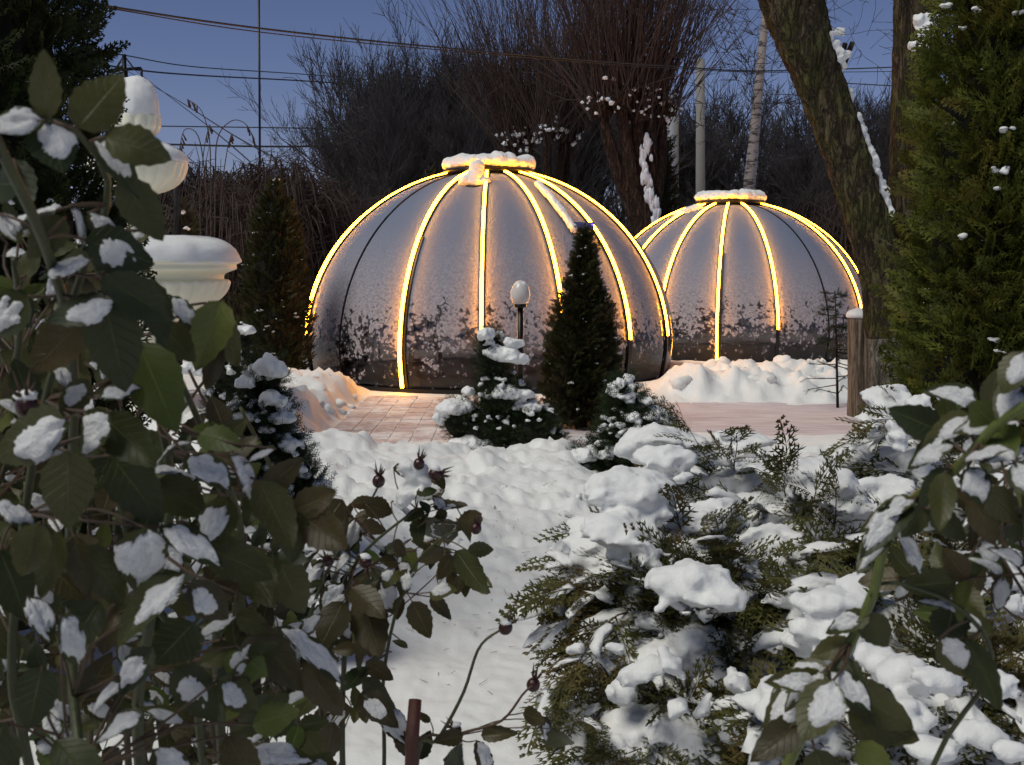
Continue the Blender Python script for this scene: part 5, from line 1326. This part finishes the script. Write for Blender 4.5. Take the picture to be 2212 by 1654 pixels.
# second rose bush further back at lower left, to fill the shade
b2_ = at(330, 1654, 2.0)
ro = Rose('rose_bush', (b2_[0], 2.1, 0), 'shaded rose bush close behind the tall one at the left')
for k in range(7):
    x = 60 + k * 95; ro.cane([(x + 60, 2000, 2.1), (x + rng.normal(0, 30), 1500, 2.0), (x + rng.normal(0, 60), 1150, 1.95), (x + rng.normal(0, 60) - 60, 880, 1.9)], .007, .003, thorns=3)
pts = []
while len(pts) < 56:
    x, y = rng.uniform(-80, 640), rng.uniform(620, 1680)
    if in_left(x + 40, y): pts.append((x, y, rng.uniform(1.75, 2.3)))
cs = [at(*p) for p in pts]; ro.join_twigs(cs, .002)
for c in cs: ro.compound(c, np.array([rng.normal(0, .8), rng.normal(-.2, .3), rng.normal(-.1, .8)]), rng.uniform(.050, .072), .4, (.6, .35, .05), 5, .25)
ro.done()

b2_ = at(230, 1654, 1.6)
ro = Rose('rose_bush', (b2_[0], 1.65, 0), 'dense leafy rose bush in the middle of the left thicket with small leaves')
for k in range(6):
    x = 30 + k * 100; ro.cane([(x + 60, 2100, 1.7), (x + rng.normal(0, 30), 1500, 1.62), (x + rng.normal(0, 60), 1100, 1.6), (x + rng.normal(0, 60) - 60, 800, 1.55)], .0045, .002, 'stem_brown', thorns=3)
pts = []
while len(pts) < 57:
    x, y = rng.uniform(-80, 660), rng.uniform(500, 1680)
    if in_left(x + 10, y): pts.append((x, y, rng.uniform(1.4, 1.75)))
cs = [at(*p) for p in pts]; ro.join_twigs(cs, .0016)
for c in cs: ro.compound(c, np.array([rng.normal(0, .8), rng.normal(-.2, .3), rng.normal(-.1, .8)]), rng.uniform(.036, .055), .34, (.5, .35, .15), 5, .25)
ro.done()

# middle rose bush with hips
b3 = at(760, 1654, 1.9)
ro = Rose('rose_bush', (b3[0], 1.95, 0), 'open rose bush with hips and small drooping leaves in the middle foreground')
ro.cane([(760, 2200, 2.0), (740, 1654, 1.95), (745, 1400, 1.9), (757, 1250, 1.88), (800, 1180, 1.86), (900, 1100, 1.85)], .006, .0018, thorns=4)
ro.cane([(720, 2200, 2.0), (700, 1654, 1.95), (690, 1420, 1.9), (725, 1290, 1.9), (830, 1205, 1.88), (900, 1190, 1.86)], .005, .0018, 'stem_brown', 3)
ro.cane([(880, 2200, 1.9), (900, 1654, 1.85), (945, 1600, 1.82), (1000, 1500, 1.8), (1035, 1400, 1.78), (1080, 1362, 1.78)], .004, .0018, thorns=3)
ro.cane([(880, 2200, 1.9), (890, 1654, 1.85), (985, 1590, 1.82), (1080, 1560, 1.8), (1130, 1500, 1.78), (1150, 1482, 1.78)], .003, .0016, 'stem_brown', 2)
ro.cane([(660, 2200, 2.1), (650, 1654, 2.0), (640, 1450, 2.0), (700, 1250, 1.95), (780, 1120, 1.95), (818, 1050, 1.95)], .005, .0016, thorns=3)
ro.cane([(820, 2200, 1.9), (830, 1654, 1.9), (830, 1450, 1.9), (880, 1250, 1.86), (960, 1160, 1.84), (1025, 1140, 1.84)], .004, .0016, thorns=2)
ML = [(845, 1085, 905, 1130, 0), (900, 1070, 945, 1055, None), (935, 1095, 1010, 1098, 3), (905, 1120, 900, 1180, None), (940, 1120, 965, 1190, 3), (985, 1120, 1025, 1160, None), (1010, 1190, 1072, 1185, None), (960, 1190, 905, 1215, None), (975, 1200, 945, 1255, None), (985, 1190, 1050, 1285, None), (990, 1195, 985, 1245, 3),
      (850, 1170, 880, 1200, None), (880, 1230, 870, 1290, 1), (870, 1290, 850, 1340, None), (890, 1300, 930, 1380, None), (930, 1280, 985, 1275, 1), (930, 1290, 975, 1335, None), (740, 1080, 690, 1150, None), (760, 1090, 820, 1080, None), (750, 1110, 700, 1190, None), (770, 1120, 750, 1190, 0), (790, 1090, 850, 1110, None), (780, 1150, 830, 1210, 4),
      (720, 1200, 650, 1190, 0), (700, 1220, 640, 1290, 4), (760, 1200, 700, 1250, 4), (740, 1260, 690, 1330, 0), (760, 1270, 830, 1330, None), (780, 1290, 820, 1420, None), (740, 1300, 690, 1400, None), (820, 1250, 860, 1330, 0), (800, 1220, 850, 1260, 4), (700, 1180, 640, 1230, 0), (800, 1330, 770, 1430, None), (790, 1430, 850, 1470, None), (780, 1470, 860, 1530, None), (790, 1440, 745, 1500, None),
      (760, 1530, 680, 1600, 3), (830, 1530, 880, 1610, 0), (780, 1500, 850, 1560, 3), (720, 1560, 700, 1650, None), (860, 1570, 890, 1640, None), (1130, 1540, 1175, 1560, None), (1165, 1555, 1200, 1600, 2), (1195, 1575, 1228, 1640, None), (1040, 1590, 1110, 1580, None), (1030, 1600, 1060, 1690, 1), (990, 1610, 975, 1670, 0), (1000, 1590, 940, 1600, None), (930, 1560, 900, 1540, None), (960, 1060, 890, 1065, 4), (940, 1020, 960, 1060, None),
      (900, 1640, 930, 1580, None), (880, 1400, 850, 1380, None), (690, 1480, 640, 1560, None), (720, 1400, 660, 1440, None), (1040, 1110, 985, 1140, None), (850, 1010, 905, 1030, 4)]
for (x0, y0, x1, y1, sn) in ML:
    ro.px(x0, y0, x1, y1, 1.85 + rng.uniform(-.05, .05), rng.uniform(.52, .72), .15 if sn is None else .5, sn, ['leaf', 'leaf_old', 'leaf_old'][int(rng.integers(0, 3))], None, rng.normal(0, .5), rng.normal(0, .03))
ro.join_twigs(ro.anchor, .0010)
for k in range(20):
    x, y = (rng.uniform(650, 850), rng.uniform(1100, 1560)) if k < 14 else (rng.uniform(880, 1010), rng.uniform(1090, 1240)); c = at(x, y, rng.uniform(1.85, 2.05)); ro.join_twigs([c], .0010)
    ro.compound(c, np.array([rng.normal(0, .7), rng.normal(-.2, .3), rng.normal(-.35, .6)]), rng.uniform(.030, .046), .25, (.35, .55, .1), 5, .2)
for x, y, r, d, sn in ((818, 1040, .010, (.1, 0, 1), 0), (905, 1003, .009, (.3, 0, 1), 0), (1028, 1142, .009, (.2, 0, 1), 0), (1092, 1357, .011, (.6, 0, .8), 1), (1152, 1480, .011, (.3, 0, 1), 0), (985, 1577, .009, (-.6, 0, .6), 1), (708, 1213, .009, (-.2, -.5, .5), 0), (940, 1025, .010, (.8, 0, .1), 1), (790, 1215, .010, (.4, -.4, -.6), 1)):
    ro.hip(at(x, y, 1.83), r, d, bool(sn))
mb = MB()
for k in range(12):
    p = at(900 + rng.normal(0, 14), 1030 + rng.normal(0, 20), 1.84) - ro.o; s = rng.uniform(.007, .014); mb.add(*lump(p, (s, s, s), k, .3, 2, ICO2))
rm(mb.build('snow_clump', M['snow'], ro.e), .004, 1)
ro.done()

# right rose bush, near the camera
b4 = at(1900, 1654, 1.15)
ro = Rose('rose_bush', (b4[0], 1.2, 0), 'near rose branch with large snowy leaves at the right edge')
ro.cane([(1500, 2300, 1.25), (1640, 1800, 1.2), (1790, 1480, 1.15), (1880, 1300, 1.12), (1915, 1150, 1.1), (1960, 1090, 1.08), (2070, 1010, 1.02), (2150, 920, .98), (2260, 850, .95)], .0062, .0038, 'stem_green', thorns=10)
ro.cane([(1900, 2300, 1.2), (2000, 1700, 1.15), (2140, 1450, 1.12), (2080, 1320, 1.1), (1960, 1265, 1.11), (1900, 1262, 1.12)], .003, .0018, thorns=2)
ro.cane([(2300, 2300, 1.2), (2260, 1500, 1.1), (2220, 1100, 1.0), (2240, 900, .98)], .007, .004, thorns=4)
RL = [(2200, 830, 2150, 900, .98, .8, .4, 0, 'leaf', 1), (2212, 760, 2165, 850, .97, .7, .3, 1, 'leaf', 2), (2160, 930, 2100, 870, 1.0, .9, .1, None, 'leaf_bright', 2), (2150, 925, 2190, 980, 1.0, .9, .1, None, 'leaf_bright', 0), (2140, 920, 2060, 930, 1.0, .6, .6, 0, 'leaf', 0),
      (2100, 900, 1975, 960, 1.02, .52, .45, 1, 'leaf', 1), (2060, 960, 1945, 1000, 1.02, .55, .4, 0, 'leaf', 1), (2080, 1000, 2180, 960, .98, .5, .6, 4, 'leaf', 0), (2130, 1000, 2235, 950, .97, .55, .65, 0, 'leaf', 0), (2090, 1010, 2130, 1090, .98, .9, .55, 4, 'leaf', 0), (2190, 1000, 2250, 1080, .96, .8, .6, 4, 'leaf', 2),
      (2050, 1010, 1985, 1100, 1.02, .55, .2, None, 'leaf', 2), (2040, 1020, 2030, 1150, 1.02, .5, .05, None, 'leaf', 4), (1975, 1080, 1850, 1130, 1.05, .42, .55, 0, 'leaf', 1), (1965, 1085, 1870, 1180, 1.06, .45, .2, 2, 'leaf', 3), (1925, 1130, 1850, 1230, 1.08, .45, .65, 4, 'leaf', 0), (1925, 1135, 2005, 1240, 1.08, .70, .6, 4, 'leaf', 0),
      (2000, 1090, 1950, 1170, 1.05, .6, .1, None, 'leaf', 1), (2010, 1100, 2090, 1170, 1.04, .6, .1, None, 'leaf', 2), (2100, 1070, 2150, 1180, 1.02, .6, .05, None, 'leaf_old', 0), (1880, 1330, 1780, 1360, 1.12, .55, .3, 2, 'leaf', 1), (1870, 1330, 1920, 1400, 1.12, .8, .1, None, 'leaf', 2), (1840, 1385, 1750, 1425, 1.14, .6, .1, None, 'leaf', 4),
      (1820, 1425, 1860, 1500, 1.12, .7, .1, None, 'leaf', 0), (1790, 1440, 1660, 1490, 1.12, .6, .65, 4, 'leaf', 0), (1790, 1450, 1890, 1530, 1.08, .75, .6, 4, 'leaf', 0), (1780, 1450, 1690, 1530, 1.1, .6, .6, 0, 'leaf', 0), (1800, 1470, 1730, 1600, 1.05, .8, .55, 1, 'leaf', 2), (1760, 1480, 1650, 1570, 1.12, .7, .5, 0, 'leaf', 1),
      (1820, 1480, 1960, 1570, 1.08, .52, .3, None, 'leaf', 4), (1830, 1540, 1990, 1600, 1.1, .6, .1, None, 'leaf', 2), (1740, 1560, 1620, 1640, 1.1, .6, .15, None, 'leaf_old', 0), (1860, 1600, 1930, 1720, 1.05, .6, .05, None, 'leaf_bright', 3), (1700, 1600, 1600, 1680, 1.1, .6, .6, 0, 'leaf', 0), (1760, 1620, 1800, 1740, 1.08, .7, .1, None, 'leaf', 2),
      (2080, 1320, 1990, 1280, 1.12, .5, .6, 0, 'leaf', 1), (2060, 1310, 2040, 1400, 1.12, .9, .1, None, 'leaf', 2), (2030, 1380, 2100, 1470, 1.1, .66, .1, 1, 'leaf', 0), (2090, 1380, 2160, 1530, 1.1, .42, .0, None, 'leaf', 4), (2130, 1060, 2212, 1130, 1.0, .6, .1, None, 'leaf', 2), (2212, 1220, 2140, 1180, 1.0, .6, .6, 4, 'leaf', 0), (1800, 1500, 1690, 1450, 1.1, .5, .6, 0, 'leaf', 1)]
for (x0, y0, x1, y1, D, w, up, sn, mt, sh) in RL:
    ro.px(x0, y0, x1, y1, D, w, up, sn, mt, sh, rng.normal(0, .12), rng.normal(0, .02))
ro.join_twigs(ro.anchor, .0014)
for k in range(10):
    c = at(rng.uniform(2050, 2260), rng.uniform(820, 1250), rng.uniform(1.05, 1.3)); ro.twig(ro.canes[2][rng.integers(10, 23)], c); ro.compound(c, np.array([rng.normal(-.5, .5), rng.normal(0, .2), rng.normal(-.2, .5)]), .045, .4, (.6, .2, .2), 5, .3)
ro.done()

# dry stalks with drooping seed heads behind the fountain
f = empty('dry_weeds', tuple(at(440, 560, 12) * np.array([1, 1, 0]))); tag(f, 'tall dry arching weed stalks right of the fountain against the sky', 'weeds'); o = np.array(f.location); mb = MB()
for pts in (((455, 640), (455, 400), (452, 300), (435, 240), (405, 215)), ((462, 640), (465, 400), (470, 300), (500, 262), (530, 268), (548, 300)), ((450, 640), (445, 420), (430, 300), (400, 280), (388, 320)), ((470, 640), (478, 430), (490, 330), (500, 290)), ((440, 640), (432, 450), (440, 330), (452, 270))):
    P = spline([at(x, y, 12) for x, y in pts], 24) - o; add_tube(mb, P, np.linspace(.008, .003, 24), 5)
    for k in range(5):
        i = 19 + k; add_tube(mb, [P[min(i, 23)], P[min(i, 23)] + np.array([.015 + rng.normal(0, .01), 0, -.07])], [.006, .010], 5)
mb.build('stalks', M['shoots_brown'], f, kind='stuff')
# straw bits lying on the bank
mb = MB(); A, B = [], []
for k in range(240):
    x, y = rng.uniform(-1.2, 1.3), rng.uniform(4.2, 6.8); z = gh(x, y) + .006
    a = rng.uniform(0, 6.28); l = rng.uniform(.01, .05); A.append((x, y, z)); B.append((x + math.cos(a) * l, y + math.sin(a) * l, z + rng.uniform(-.004, .012)))
mb.add(*sticks(A, B, .0013, .0008)); mb.build('straw_litter', M['dry_grass'], kind='stuff')
